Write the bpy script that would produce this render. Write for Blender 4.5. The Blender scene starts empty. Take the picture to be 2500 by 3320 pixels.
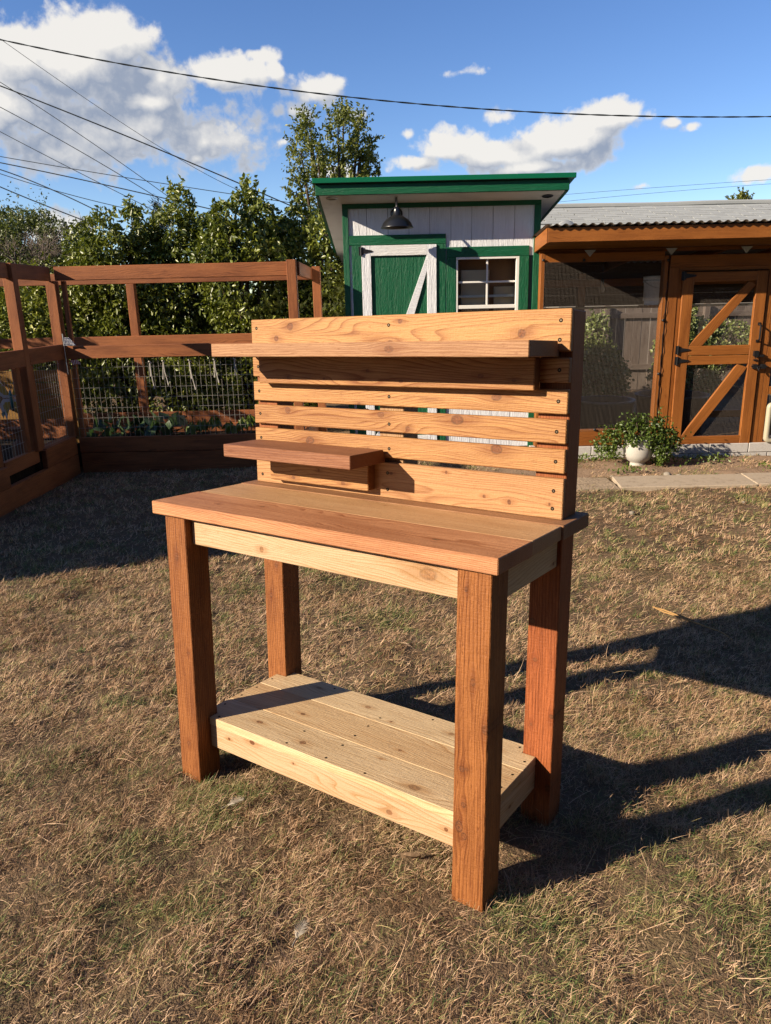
import bpy, bmesh, math, random
import numpy as np
from mathutils import Matrix, Vector

random.seed(7)
rng = np.random.RandomState(7)
S = bpy.context.scene
COL = S.collection
R = math.radians

# ------------------------------------------------------------------ camera, sky, sun, exposure
CAM_H, PITCH, ROLL = 1.565, R(15.8), R(-1.3)
fw = Vector((0, math.cos(PITCH), -math.sin(PITCH)))
rt = Vector((1, 0, 0)); up = Vector((0, math.sin(PITCH), math.cos(PITCH)))
rr = rt * math.cos(ROLL) + up * math.sin(ROLL)
uu = -rt * math.sin(ROLL) + up * math.cos(ROLL)
cd = bpy.data.cameras.new("camera")
cam = bpy.data.objects.new("camera", cd); COL.objects.link(cam)
mw = Matrix((rr, uu, -fw)).transposed().to_4x4(); mw.translation = (0, 0, CAM_H)
cam.matrix_world = mw
cd.sensor_fit = 'VERTICAL'; cd.sensor_height = 36.0; cd.lens = 36.0 * 2393.0 / 3320.0
cd.clip_start = 0.05; cd.clip_end = 3000
S.camera = cam

SUN_AZ, SUN_EL = R(23.5), R(24.8)      # direction the light travels, from +X towards +Y
sd = Vector((math.cos(SUN_EL) * math.cos(SUN_AZ), math.cos(SUN_EL) * math.sin(SUN_AZ), -math.sin(SUN_EL)))
sl = bpy.data.lights.new("sun", 'SUN'); sl.energy = 5.0; sl.angle = R(0.5); sl.color = (1.0, 0.85, 0.66)
so = bpy.data.objects.new("sun", sl); COL.objects.link(so)
so.rotation_euler = sd.to_track_quat('-Z', 'Y').to_euler(); so.location = (-10, -5, 12)

S.view_settings.view_transform = 'Standard'; S.view_settings.look = 'None'
S.view_settings.exposure = 1.3; S.view_settings.gamma = 1.0; S.view_settings.use_curve_mapping = False
S.render.engine = 'CYCLES'
S.cycles.max_bounces = 8; S.cycles.transparent_max_bounces = 12
SKY_STRENGTH = 0.069


# ------------------------------------------------------------------ node helpers
def node(nt, typ, ins=None, **props):
    n = nt.nodes.new(typ)
    for k, v in props.items():
        setattr(n, k, v)
    for k, v in (ins or {}).items():
        s = n.inputs[k]
        if isinstance(v, bpy.types.NodeSocket):
            nt.links.new(v, s)
        elif v is not None:
            s.default_value = v
    return n


def mth(nt, op, a, b=0.0, c=None, clamp=False):
    ins = {0: a, 1: b}
    if c is not None:
        ins[2] = c
    return node(nt, 'ShaderNodeMath', ins, operation=op, use_clamp=clamp).outputs[0]


def maprange(nt, v, a, b, c, d, smooth=False):
    n = node(nt, 'ShaderNodeMapRange', {0: v, 1: a, 2: b, 3: c, 4: d})
    if smooth:
        n.interpolation_type = 'SMOOTHSTEP'
    return n.outputs[0]


def vmath(nt, op, a, b=None, scale=None):
    n = node(nt, 'ShaderNodeVectorMath', {0: a}, operation=op)
    if b is not None:
        if isinstance(b, bpy.types.NodeSocket):
            nt.links.new(b, n.inputs[1])
        else:
            n.inputs[1].default_value = b
    if scale is not None:
        if isinstance(scale, bpy.types.NodeSocket):
            nt.links.new(scale, n.inputs['Scale'])
        else:
            n.inputs['Scale'].default_value = scale
    return n.outputs['Value'] if op in ('LENGTH', 'DOT_PRODUCT', 'DISTANCE') else n.outputs[0]


def noise(nt, vec, scale, detail=2.0, rough=0.5, dist=0.0):
    return node(nt, 'ShaderNodeTexNoise', {'Vector': vec, 'Scale': scale, 'Detail': detail, 'Roughness': rough, 'Distortion': dist}).outputs[0]


def mixc(nt, f, a, b, blend='MIX'):
    n = node(nt, 'ShaderNodeMix', None, data_type='RGBA', blend_type=blend)
    for idx, v in ((0, f), (6, a), (7, b)):
        s = n.inputs[idx]
        if isinstance(v, bpy.types.NodeSocket):
            nt.links.new(v, s)
        elif idx == 0:
            s.default_value = v
        else:
            s.default_value = (v[0], v[1], v[2], 1.0)
    return n.outputs[2]


def new_mat(name):
    m = bpy.data.materials.new(name); m.use_nodes = True
    nt = m.node_tree; nt.nodes.clear()
    out = node(nt, 'ShaderNodeOutputMaterial')
    return m, nt, out


def bsdf(nt, out, color, rough=0.6, spec=0.3, metal=0.0, normal=None, alpha=None):
    p = node(nt, 'ShaderNodeBsdfPrincipled')
    for k, v in (('Base Color', color), ('Roughness', rough), ('Specular IOR Level', spec), ('Metallic', metal), ('Normal', normal)):
        if v is None:
            continue
        if isinstance(v, bpy.types.NodeSocket):
            nt.links.new(v, p.inputs[k])
        elif k == 'Base Color':
            p.inputs[k].default_value = (v[0], v[1], v[2], 1)
        else:
            p.inputs[k].default_value = v
    nt.links.new(p.outputs[0], out.inputs[0])
    return p


def bump(nt, h, strength=0.3, dist=0.002):
    return node(nt, 'ShaderNodeBump', {'Height': h, 'Strength': strength, 'Distance': dist}).outputs[0]


# ------------------------------------------------------------------ world: sky with clouds
def build_world():
    w = bpy.data.worlds.new("World"); S.world = w; w.use_nodes = True
    nt = w.node_tree; nt.nodes.clear()
    out = node(nt, 'ShaderNodeOutputWorld')
    sky = node(nt, 'ShaderNodeTexSky', None, sky_type='NISHITA')
    sky.sun_disc = False; sky.sun_elevation = SUN_EL
    sky.sun_rotation = math.atan2(-sd.x, -sd.y)
    sky.altitude = 1600; sky.air_density = 1.0; sky.dust_density = 0.25; sky.ozone_density = 1.6
    hs = node(nt, 'ShaderNodeHueSaturation', {'Hue': 0.512, 'Saturation': 1.22, 'Value': 1.0, 'Color': sky.outputs[0]})
    bg1 = node(nt, 'ShaderNodeBackground', {0: hs.outputs[0], 1: SKY_STRENGTH})
    # clouds, as (azimuth, elevation, radius az, radius el, weight) in degrees
    B = [
        (-19.9, 14.9, 5.824, 3.392, 1.30), (-17.5, 16.4, 3.952, 2.12, 1.32), (-22.8, 15, 4.368, 2.756, 1.22), (-14.6, 14.4, 3.328, 2.12, 1.12),
        (-24.5, 12.4, 4.784, 2.968, 1.20), (-17, 11.4, 9.88, 3.604, 0.92), (-12, 10.8, 6.656, 2.438, 0.80), (-21.8, 9.9, 6.24, 2.544, 0.90),
        (-10.2, 15, 4.056, 1.431, 1.04), (-15.5, 13, 4.16, 1.272, 1.07), (-7.6, 15.9, 2.08, 0.583, 0.62),
        (-4.2, 14.2, 2.392, 1.537, 0.94), (-5.6, 12.8, 2.08, 0.848, 0.67), (-6.9, 15, 0.936, 0.848, 0.74),
        (-6.6, 10.9, 1.56, 0.53, 0.60), (-12.6, 9.8, 1.3, 0.742, 0.92), (-16.8, 9.9, 2.704, 0.689, 0.84), (-22, 9.7, 1.976, 0.636, 0.74), (-22.5, 5.3, 3.328, 1.59, 1.07),
        (-2, 12.5, 1.456, 0.53, 0.52), (2.1, 11.3, 1.144, 0.689, 0.72), (6, 14.8, 1.768, 0.53, 0.48), (-3, 9, 2.496, 0.742, 0.62),
        (5, 10.4, 3.848, 1.484, 1.07), (2.8, 9.4, 2.808, 0.901, 0.97), (8.4, 9.7, 4.784, 1.59, 1.15), (8.6, 12, 1.768, 0.848, 0.62),
        (12.8, 10.4, 5.2, 2.014, 1.25), (15.6, 11.7, 3.64, 1.431, 1.22), (17.2, 11.8, 2.288, 1.113, 1.02), (10.6, 8.8, 4.992, 0.954, 1.10),
        (21.2, 10.6, 0.936, 0.4452, 0.74), (19.9, 10.9, 0.832, 0.477, 0.67), (25.6, 7.5, 2.08, 0.795, 0.92), (18.4, 7.3, 1.248, 0.424, 0.54),
    ]
    g = bpy.data.node_groups.new("cloud_density", 'ShaderNodeTree')
    g.interface.new_socket('P', in_out='INPUT', socket_type='NodeSocketVector')
    g.interface.new_socket('D', in_out='INPUT', socket_type='NodeSocketVector')
    g.interface.new_socket('Value', in_out='OUTPUT', socket_type='NodeSocketFloat')
    g.interface.new_socket('Body', in_out='OUTPUT', socket_type='NodeSocketFloat')
    gi = node(g, 'NodeGroupInput'); go = node(g, 'NodeGroupOutput')
    acc = None
    for az, el, ra, re, wt in B:
        v = vmath(g, 'SUBTRACT', gi.outputs[0], (az, el, 0))
        v = vmath(g, 'MULTIPLY', v, (1 / ra, 1 / re, 0))
        l = vmath(g, 'LENGTH', v)
        h = mth(g, 'MULTIPLY_ADD', l, -wt, wt)
        acc = h if acc is None else mth(g, 'SMOOTH_MAX', acc, h, 0.18)
    # scattered fair-weather clouds all round, away from the view too
    lowf = noise(g, gi.outputs[1], 3.2, 3.0, 0.5)
    sepd = node(g, 'ShaderNodeSeparateXYZ', {0: gi.outputs[0]})
    away = maprange(g, mth(g, 'ABSOLUTE', sepd.outputs[0]), 28.0, 44.0, 0.0, 1.0, True)
    bgc = mth(g, 'MULTIPLY', mth(g, 'MULTIPLY_ADD', lowf, 4.0, -2.35), away)
    acc = mth(g, 'MAXIMUM', acc, mth(g, 'MULTIPLY_ADD', away, 1.0, mth(g, 'SUBTRACT', bgc, 1.0)))
    acc = mth(g, 'MAXIMUM', acc, -1.0)
    n1 = noise(g, gi.outputs[1], 17.0, 9.0, 0.58, 0.25)
    warp = vmath(g, 'ADD', gi.outputs[1], vmath(g, 'SCALE', node(g, 'ShaderNodeTexNoise', {'Vector': gi.outputs[1], 'Scale': 30.0, 'Detail': 4.0}).outputs[1], scale=0.035))
    v1_ = node(g, 'ShaderNodeTexVoronoi', {'Vector': warp, 'Scale': 26.0}).outputs['Distance']
    v2_ = node(g, 'ShaderNodeTexVoronoi', {'Vector': warp, 'Scale': 62.0}).outputs['Distance']
    bil = mth(g, 'ADD', mth(g, 'MULTIPLY', mth(g, 'SUBTRACT', 0.45, v1_), 0.42), mth(g, 'MULTIPLY', mth(g, 'SUBTRACT', 0.45, v2_), 0.30))
    n2_ = noise(g, gi.outputs[1], 75.0, 6.0, 0.62)
    bil = mth(g, 'MULTIPLY_ADD', mth(g, 'SUBTRACT', n2_, 0.5), 0.55, bil)
    dv = mth(g, 'MULTIPLY_ADD', mth(g, 'SUBTRACT', n1, 0.5), 1.35, mth(g, 'ADD', acc, bil))
    g.links.new(dv, go.inputs[0]); g.links.new(acc, go.inputs[1])

    tc = node(nt, 'ShaderNodeTexCoord').outputs['Generated']
    sx = node(nt, 'ShaderNodeSeparateXYZ', {0: tc})
    az = mth(nt, 'MULTIPLY', mth(nt, 'ARCTAN2', sx.outputs[0], sx.outputs[1]), 57.2958)
    el = mth(nt, 'MULTIPLY', mth(nt, 'ARCSINE', sx.outputs[2]), 57.2958)
    P = node(nt, 'ShaderNodeCombineXYZ', {0: az, 1: el, 2: 0.0}).outputs[0]

    def dens(off):
        gn = node(nt, 'ShaderNodeGroup'); gn.node_tree = g
        p = vmath(nt, 'ADD', P, (-0.55 * off, 0.83 * off, 0))
        d = vmath(nt, 'ADD', tc, (-0.55 * off / 57.3, 0, 0.83 * off / 57.3))
        nt.links.new(p, gn.inputs[0]); nt.links.new(d, gn.inputs[1])
        return gn.outputs[0], gn.outputs[1]
    d0, a0 = dens(0.0); d1, a1 = dens(0.5); d2, a2 = dens(2.4)
    alpha = maprange(nt, d0, 0.07, 0.46, 0.0, 1.0, True)
    g1 = mth(nt, 'MULTIPLY', mth(nt, 'SUBTRACT', d0, d1), 0.75)
    g2 = mth(nt, 'ADD', mth(nt, 'MULTIPLY', mth(nt, 'SUBTRACT', a0, a2), 1.0), mth(nt, 'MULTIPLY', mth(nt, 'SUBTRACT', d0, d2), 0.16))
    lit = mth(nt, 'ADD', mth(nt, 'ADD', g1, g2), 0.27, clamp=True)
    thin = maprange(nt, d0, 0.1, 0.75, 0.55, 0.0, True)
    lit = mth(nt, 'MAXIMUM', lit, thin)
    ccol = mixc(nt, lit, (0.34, 0.40, 0.52), (0.97, 0.94, 0.89))
    alpha = mth(nt, 'MULTIPLY', alpha, maprange(nt, el, 1.0, 5.0, 0.0, 0.97))
    bg2 = node(nt, 'ShaderNodeBackground', {0: ccol, 1: 0.38})
    mx = node(nt, 'ShaderNodeMixShader', {0: alpha, 1: bg1.outputs[0], 2: bg2.outputs[0]})
    nt.links.new(mx.outputs[0], out.inputs[0])
    w.cycles.sampling_method = 'MANUAL'; w.cycles.sample_map_resolution = 512


build_world()

# ------------------------------------------------------------------ object helpers
def tag(o, label=None, cat=None, group=None, kind=None):
    for k, v in (('label', label), ('category', cat), ('group', group), ('kind', kind)):
        if v:
            o[k] = v
    return o


def empty(name, loc=(0, 0, 0), label=None, cat=None, group=None, rz=0.0):
    o = bpy.data.objects.new(name, None); COL.objects.link(o)
    o.location = loc; o.rotation_euler = (0, 0, rz); o.empty_display_size = 0.1
    return tag(o, label, cat, group)


def link(name, me, mat=None, parent=None, loc=(0, 0, 0), rot=None):
    if mat is not None and not me.materials:
        me.materials.append(mat)
    o = bpy.data.objects.new(name, me); COL.objects.link(o)
    o.location = loc
    if rot is not None:
        o.rotation_euler = rot
    if parent is not None:
        o.parent = parent
    return o


def box_mesh(sx, sy, sz, bev=0.0, name="box"):
    bm = bmesh.new()
    bmesh.ops.create_cube(bm, size=1.0)
    bmesh.ops.scale(bm, vec=(sx, sy, sz), verts=bm.verts)
    if bev > 0:
        bmesh.ops.bevel(bm, geom=bm.edges[:], offset=bev, segments=1, affect='EDGES', profile=0.5)
    me = bpy.data.meshes.new(name); bm.to_mesh(me); bm.free()
    return me


def board(name, parent, lo, hi, mat, bev=0.002):
    """axis-aligned piece of timber from corner lo to corner hi, in its parent's frame"""
    lo = Vector(lo); hi = Vector(hi)
    me = box_mesh(*(hi - lo), bev, name)
    return link(name, me, mat, parent, (lo + hi) / 2)


def from_bm(name, bm, mat, parent=None, loc=(0, 0, 0), rot=None, smooth=False):
    me = bpy.data.meshes.new(name); bm.to_mesh(me); bm.free()
    if smooth:
        me.polygons.foreach_set('use_smooth', [True] * len(me.polygons))
    return link(name, me, mat, parent, loc, rot)


def prism_y(name, parent, poly, y0, y1, mat, bev=0.0):
    """polygon in (x, z) extruded along y"""
    bm = bmesh.new()
    a = [bm.verts.new((x, y0, z)) for x, z in poly]
    b = [bm.verts.new((x, y1, z)) for x, z in poly]
    n = len(poly)
    bm.faces.new(a); bm.faces.new(b[::-1])
    for i in range(n):
        bm.faces.new((a[i], b[i], b[(i + 1) % n], a[(i + 1) % n]))
    bmesh.ops.recalc_face_normals(bm, faces=bm.faces)
    if bev:
        bmesh.ops.bevel(bm, geom=bm.edges[:], offset=bev, segments=1, affect='EDGES', profile=0.5)
    return from_bm(name, bm, mat, parent)


def brace(name, parent, poly, y0, y1, mat, bev=0.0015):
    """diagonal board: poly = (bottom-left, bottom-right, top-right, top-left) in x,z; its local x runs along the board"""
    p = [Vector((x, z)) for x, z in poly]
    c = sum(p, Vector((0, 0))) / 4
    d = ((p[2] + p[3]) / 2 - (p[0] + p[1]) / 2); ang = math.atan2(d.y, d.x)
    ca, sa = math.cos(-ang), math.sin(-ang)
    loc = [((q - c).x * ca - (q - c).y * sa, (q - c).x * sa + (q - c).y * ca) for q in p]
    o = prism_y(name, parent, loc, (y0 - y1) / 2, (y1 - y0) / 2, mat, bev)
    o.location = (c.x, (y0 + y1) / 2, c.y); o.rotation_euler = (0, -ang, 0)
    return o


def tube(bm, pts, rads, seg=6, caps=True):
    pts = [Vector(p) for p in pts]
    if not hasattr(rads, '__len__'):
        rads = [rads] * len(pts)
    rings = []
    prev = None
    for i, p in enumerate(pts):
        t = (pts[min(i + 1, len(pts) - 1)] - pts[max(i - 1, 0)]).normalized()
        a = prev if prev is not None else (Vector((0, 0, 1)) if abs(t.z) < 0.9 else Vector((1, 0, 0)))
        u = (a - t * a.dot(t)).normalized(); prev = u
        v = t.cross(u)
        rings.append([bm.verts.new(p + (u * math.cos(2 * math.pi * k / seg) + v * math.sin(2 * math.pi * k / seg)) * rads[i]) for k in range(seg)])
    for a, b in zip(rings, rings[1:]):
        for k in range(seg):
            bm.faces.new((a[k], a[(k + 1) % seg], b[(k + 1) % seg], b[k]))
    if caps:
        bm.faces.new(rings[0][::-1]); bm.faces.new(rings[-1])


def lathe(bm, prof, seg=32, c=(0, 0, 0)):
    rings = []
    for r, z in prof:
        rings.append([bm.verts.new((c[0] + r * math.cos(2 * math.pi * k / seg), c[1] + r * math.sin(2 * math.pi * k / seg), c[2] + z)) for k in range(seg)])
    for a, b in zip(rings, rings[1:]):
        for k in range(seg):
            bm.faces.new((a[k], a[(k + 1) % seg], b[(k + 1) % seg], b[k]))


def bbox(bm, lo, hi):
    v = [bm.verts.new((x, y, z)) for x in (lo[0], hi[0]) for y in (lo[1], hi[1]) for z in (lo[2], hi[2])]
    for f in ((0, 1, 3, 2), (4, 6, 7, 5), (0, 4, 5, 1), (2, 3, 7, 6), (0, 2, 6, 4), (1, 5, 7, 3)):
        bm.faces.new([v[i] for i in f])


def np_mesh(name, verts, faces, mat, attrs=None, smooth=False):
    """verts (N,3), faces (M,k) quads or tris; attrs: {name: per-face float array}"""
    me = bpy.data.meshes.new(name)
    nv, (nf, k) = len(verts), faces.shape
    me.vertices.add(nv); me.vertices.foreach_set('co', np.asarray(verts, np.float32).ravel())
    me.loops.add(nf * k); me.loops.foreach_set('vertex_index', np.asarray(faces, np.int32).ravel())
    me.polygons.add(nf); me.polygons.foreach_set('loop_start', np.arange(0, nf * k, k, dtype=np.int32))
    for an, av in (attrs or {}).items():
        at = me.attributes.new(an, 'FLOAT', 'FACE'); at.data.foreach_set('value', np.asarray(av, np.float32))
    me.update(calc_edges=True)
    if smooth:
        me.polygons.foreach_set('use_smooth', np.ones(nf, bool))
    me.materials.append(mat)
    return me


# ------------------------------------------------------------------ materials
def wood(name, axis, light, dark, knots=(), kr=0.011, across=None, rough=0.62, grain=1.0, fuzz=1.0, ring=30.0, centre=(0, 0, 0), blotch=0.25, blot_col=None, bumpd=0.0022, kcol=(0.13, 0.045, 0.016)):
    light, dark, kcol = al(light), al(dark), al(kcol)
    """sawn timber: grain runs along local axis; knots = [(along, across, radius)] in the parent's frame, centre = the board's centre there"""
    m, nt, out = new_mat(name)
    co = node(nt, 'ShaderNodeTexCoord').outputs['Object']
    sp = node(nt, 'ShaderNodeSeparateXYZ', {0: co}).outputs
    oth = [i for i in range(3) if i != axis]
    ac = oth[0] if across is None else across
    dp = [i for i in oth if i != ac][0]
    L, A, D = sp[axis], sp[ac], sp[dp]
    rnd = node(nt, 'ShaderNodeObjectInfo').outputs['Random']
    A2 = A
    kmask = None; krim = None; kin = None
    kd = noise(nt, co, 55.0, 2.0, 0.5) if knots else None
    for k in knots:
        r = (k[2] if len(k) > 2 else kr) * 0.76
        ks = 0.62 + 0.38 * ((abs(k[0] * 7919 + k[1] * 104729) * 13) % 1.0)
        asp = 0.85 + 0.8 * ((abs(k[0] * 611 + k[1] * 3571) * 7) % 1.0)
        dx = mth(nt, 'MULTIPLY', mth(nt, 'SUBTRACT', L, k[0] - centre[axis]), 1 / (r * asp))
        dy = mth(nt, 'MULTIPLY', mth(nt, 'SUBTRACT', A, k[1] - centre[ac]), 1 / r)
        d = mth(nt, 'SQRT', mth(nt, 'ADD', mth(nt, 'MULTIPLY', dx, dx), mth(nt, 'MULTIPLY', dy, dy)))
        d = mth(nt, 'MULTIPLY_ADD', mth(nt, 'SUBTRACT', kd, 0.5), 0.5, d)
        dl = mth(nt, 'SQRT', mth(nt, 'ADD', mth(nt, 'MULTIPLY', mth(nt, 'MULTIPLY', dx, dx), 0.2), mth(nt, 'MULTIPLY', dy, dy)))
        w = maprange(nt, dl, 0.4, 3.4, 1.0, 0.0, True)
        A2 = mth(nt, 'SUBTRACT', A2, mth(nt, 'MULTIPLY', mth(nt, 'MULTIPLY', mth(nt, 'SUBTRACT', A, k[1] - centre[ac]), w), 0.72))
        km = maprange(nt, d, 0.82, 1.04, ks, 0.0, True)
        kh = maprange(nt, dl, 0.7, 2.6, 0.45, 0.0, True)
        rim = mth(nt, 'MULTIPLY', maprange(nt, d, 0.72, 0.98, 0.0, ks * ks, True), maprange(nt, d, 1.0, 1.25, 1.0, 0.0, True))
        kmask = km if kmask is None else mth(nt, 'MAXIMUM', kmask, km)
        krim = rim if krim is None else mth(nt, 'MAXIMUM', krim, rim)
        kin = kh if kin is None else mth(nt, 'MAXIMUM', kin, kh)
    off = mth(nt, 'MULTIPLY', rnd, 37.0)

    def vec(sl, sa, sdp):
        return node(nt, 'ShaderNodeCombineXYZ', {0: mth(nt, 'MULTIPLY_ADD', L, sl, off), 1: mth(nt, 'MULTIPLY_ADD', A2, sa, off), 2: mth(nt, 'MULTIPLY', D, sdp)}).outputs[0]
    low = noise(nt, vec(0.9, 5.5, 5.5), 1.0, 2.0, 0.5)
    t = mth(nt, 'ADD', mth(nt, 'MULTIPLY', low, ring), mth(nt, 'MULTIPLY', mth(nt, 'ADD', A2, D), 120.0))
    fr = mth(nt, 'FRACT', t)
    band = mth(nt, 'POWER', fr, 4.0)
    band = mth(nt, 'MULTIPLY', band, maprange(nt, fr, 0.93, 1.0, 1.0, 0.0))
    fine = noise(nt, vec(9.0, 300.0, 300.0), 1.0, 3.0, 0.6)
    fine2 = noise(nt, vec(3.0, 70.0, 70.0), 1.0, 3.0, 0.6)
    bl = noise(nt, vec(2.2, 9.0, 9.0), 1.0, 3.0, 0.55)
    f = mth(nt, 'MULTIPLY', band, 0.95 * grain)
    f = mth(nt, 'ADD', f, mth(nt, 'MULTIPLY', maprange(nt, fine, 0.42, 0.75, 0.0, 1.0), 0.35 * fuzz))
    f = mth(nt, 'ADD', f, mth(nt, 'MULTIPLY', maprange(nt, fine2, 0.4, 0.75, 0.0, 1.0), 0.38))
    f = mth(nt, 'MULTIPLY_ADD', maprange(nt, bl, 0.35, 0.7, -0.5, 0.8), blotch, f)
    f = mth(nt, 'MULTIPLY_ADD', mth(nt, 'SUBTRACT', rnd, 0.5), 0.34, f, clamp=True)
    col = mixc(nt, f, light, dark)
    bc = blot_col or (dark[0] * 0.75, dark[1] * 0.62, dark[2] * 0.55)
    b2 = noise(nt, vec(3.1, 14.0, 14.0), 1.7, 4.0, 0.6)
    col = mixc(nt, mth(nt, 'MULTIPLY', maprange(nt, b2, 0.60, 0.78, 0.0, 1.0, True), 0.55), col, bc)
    if kmask is not None:
        col = mixc(nt, kin, col, (dark[0] * 0.8, dark[1] * 0.62, dark[2] * 0.45))
        kn = noise(nt, co, 190.0, 2.0)
        kn = maprange(nt, kn, 0.3, 0.7, 0.0, 1.0)
        kc = mixc(nt, kn, kcol, (kcol[0] * 2.6, kcol[1] * 2.6, kcol[2] * 2.4))
        col = mixc(nt, kmask, col, kc)
        col = mixc(nt, mth(nt, 'MULTIPLY', krim, 0.6), col, (0.035, 0.014, 0.006))
    fl = noise(nt, vec(34.0, 190.0, 190.0), 1.0, 3.0, 0.65, 0.6)
    col = mixc(nt, mth(nt, 'MULTIPLY', maprange(nt, fl, 0.56, 0.72, 0.0, 1.0), 0.42 * fuzz), col, dark)
    nrm = node(nt, 'ShaderNodeSeparateXYZ', {0: node(nt, 'ShaderNodeTexCoord').outputs['Normal']}).outputs[axis]
    endg = mth(nt, 'GREATER_THAN', mth(nt, 'ABSOLUTE', nrm), 0.8)
    col = mixc(nt, mth(nt, 'MULTIPLY', endg, 0.6), col, (dark[0] * 0.8, dark[1] * 0.75, dark[2] * 0.75))
    saw = noise(nt, vec(210.0, 60.0, 60.0), 1.0, 2.0, 0.6)
    h = mth(nt, 'ADD', mth(nt, 'MULTIPLY', fine, 0.8), mth(nt, 'MULTIPLY', mth(nt, 'SUBTRACT', saw, mth(nt, 'MULTIPLY', fl, 2.0)), 0.6))
    h = mth(nt, 'SUBTRACT', h, mth(nt, 'MULTIPLY', band, 0.4))
    bsdf(nt, out, col, rough, 0.25, 0.0, bump(nt, h, 0.55, bumpd))
    return m


AL = 0.50      # overall level of the surfaces' base colours


def al(c):
    return tuple(x * AL for x in c)


def plain(name, col, rough=0.5, spec=0.4, metal=0.0, var=0.12, scale=30.0, bstr=0.15, bd=0.001, dirt=None, stretch=None):
    col = al(col)
    if dirt:
        dirt = al(dirt[:3]) + (dirt[3],)
    m, nt, out = new_mat(name)
    co = node(nt, 'ShaderNodeTexCoord').outputs['Object']
    if stretch:
        co = vmath(nt, 'MULTIPLY', co, stretch)
    n = noise(nt, co, scale, 5.0, 0.6)
    c2 = tuple(max(0, c * (1 - var * 2)) for c in col); c1 = tuple(min(1, c * (1 + var)) for c in col)
    c = mixc(nt, n, c1, c2)
    if dirt:
        n2 = noise(nt, co, scale * 0.23, 5.0, 0.65)
        c = mixc(nt, mth(nt, 'MULTIPLY', maprange(nt, n2, 0.5, 0.75, 0.0, 1.0, True), dirt[3]), c, dirt[:3])
    bsdf(nt, out, c, rough, spec, metal, bump(nt, n, bstr, bd))
    return m


def painted(name, col, vert=True):
    col = al(col)
    m, nt, out = new_mat(name)
    co = node(nt, 'ShaderNodeTexCoord').outputs['Object']
    rnd = node(nt, 'ShaderNodeObjectInfo').outputs['Random']
    co = vmath(nt, 'ADD', co, node(nt, 'ShaderNodeCombineXYZ', {0: mth(nt, 'MULTIPLY', rnd, 13.0), 1: 0.0, 2: mth(nt, 'MULTIPLY', rnd, 7.0)}).outputs[0])
    v = vmath(nt, 'MULTIPLY', co, (42, 42, 4.5) if vert else (4.5, 42, 42))
    n = noise(nt, v, 1.0, 4.0, 0.6, 1.0)
    v2 = vmath(nt, 'MULTIPLY', co, (220, 220, 26) if vert else (26, 220, 220))
    n2 = noise(nt, v2, 1.0, 2.0, 0.5)
    nb = noise(nt, co, 3.0, 3.0)
    c = mixc(nt, nb, tuple(x * 1.08 for x in col), tuple(x * 0.86 for x in col))
    c = mixc(nt, maprange(nt, n, 0.3, 0.7, 0.35, 0.0), c, tuple(x * 0.6 for x in col))
    h = mth(nt, 'ADD', n, mth(nt, 'MULTIPLY', n2, 0.4))
    bsdf(nt, out, c, 0.5, 0.35, 0.0, bump(nt, h, 0.9, 0.008))
    return m


def leafmat(name, c1, c2, c3, trans=0.45, rough=0.45):
    c1, c2, c3 = al(c1), al(c2), al(c3)
    m, nt, out = new_mat(name)
    t = node(nt, 'ShaderNodeAttribute', None, attribute_name='tint').outputs['Fac']
    col = mixc(nt, maprange(nt, t, 0.0, 0.6, 0.0, 1.0), c1, c2)
    col = mixc(nt, maprange(nt, t, 0.72, 1.0, 0.0, 1.0), col, c3)
    p = node(nt, 'ShaderNodeBsdfPrincipled', {'Base Color': col, 'Roughness': rough, 'Specular IOR Level': 0.5})
    tcol = mixc(nt, 0.5, col, (c2[0] * 1.3, c2[1] * 1.4, c2[2] * 0.6))
    tr = node(nt, 'ShaderNodeBsdfTranslucent', {'Color': tcol})
    mx = node(nt, 'ShaderNodeMixShader', {0: trans, 1: p.outputs[0], 2: tr.outputs[0]})
    nt.links.new(mx.outputs[0], out.inputs[0])
    return m


def metal_mat(name, col, rough=0.4, metal=1.0):
    m, nt, out = new_mat(name)
    co = node(nt, 'ShaderNodeTexCoord').outputs['Object']
    n = noise(nt, co, 60.0, 3.0)
    bsdf(nt, out, mixc(nt, n, col, tuple(c * 0.7 for c in col)), maprange(nt, n, 0.3, 0.7, rough * 0.8, rough * 1.2), 0.5, metal)
    return m


def glass_mat(name, tint=(0.9, 0.92, 0.9)):
    m, nt, out = new_mat(name)
    tr = node(nt, 'ShaderNodeBsdfTransparent', {'Color': (*tint, 1)})
    gl = node(nt, 'ShaderNodeBsdfGlossy', {'Color': (1, 1, 1, 1), 'Roughness': 0.02})
    fr = node(nt, 'ShaderNodeFresnel', {'IOR': 1.30})
    mx = node(nt, 'ShaderNodeMixShader', {0: fr.outputs[0], 1: tr.outputs[0], 2: gl.outputs[0]})
    nt.links.new(mx.outputs[0], out.inputs[0])
    return m


CED_L, CED_D = (0.67, 0.345, 0.125), (0.31, 0.106, 0.025)
PALE_L, PALE_D = (0.80, 0.530, 0.315), (0.52, 0.285, 0.105)
RED_L, RED_D = (0.50, 0.165, 0.045), (0.25, 0.068, 0.016)
PINK_L, PINK_D = (0.50, 0.250, 0.130), (0.29, 0.120, 0.052)
COOP_L, COOP_D = (0.50, 0.175, 0.036), (0.23, 0.068, 0.012)
FEN_L, FEN_D = (0.52, 0.180, 0.058), (0.21, 0.060, 0.018)

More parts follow.
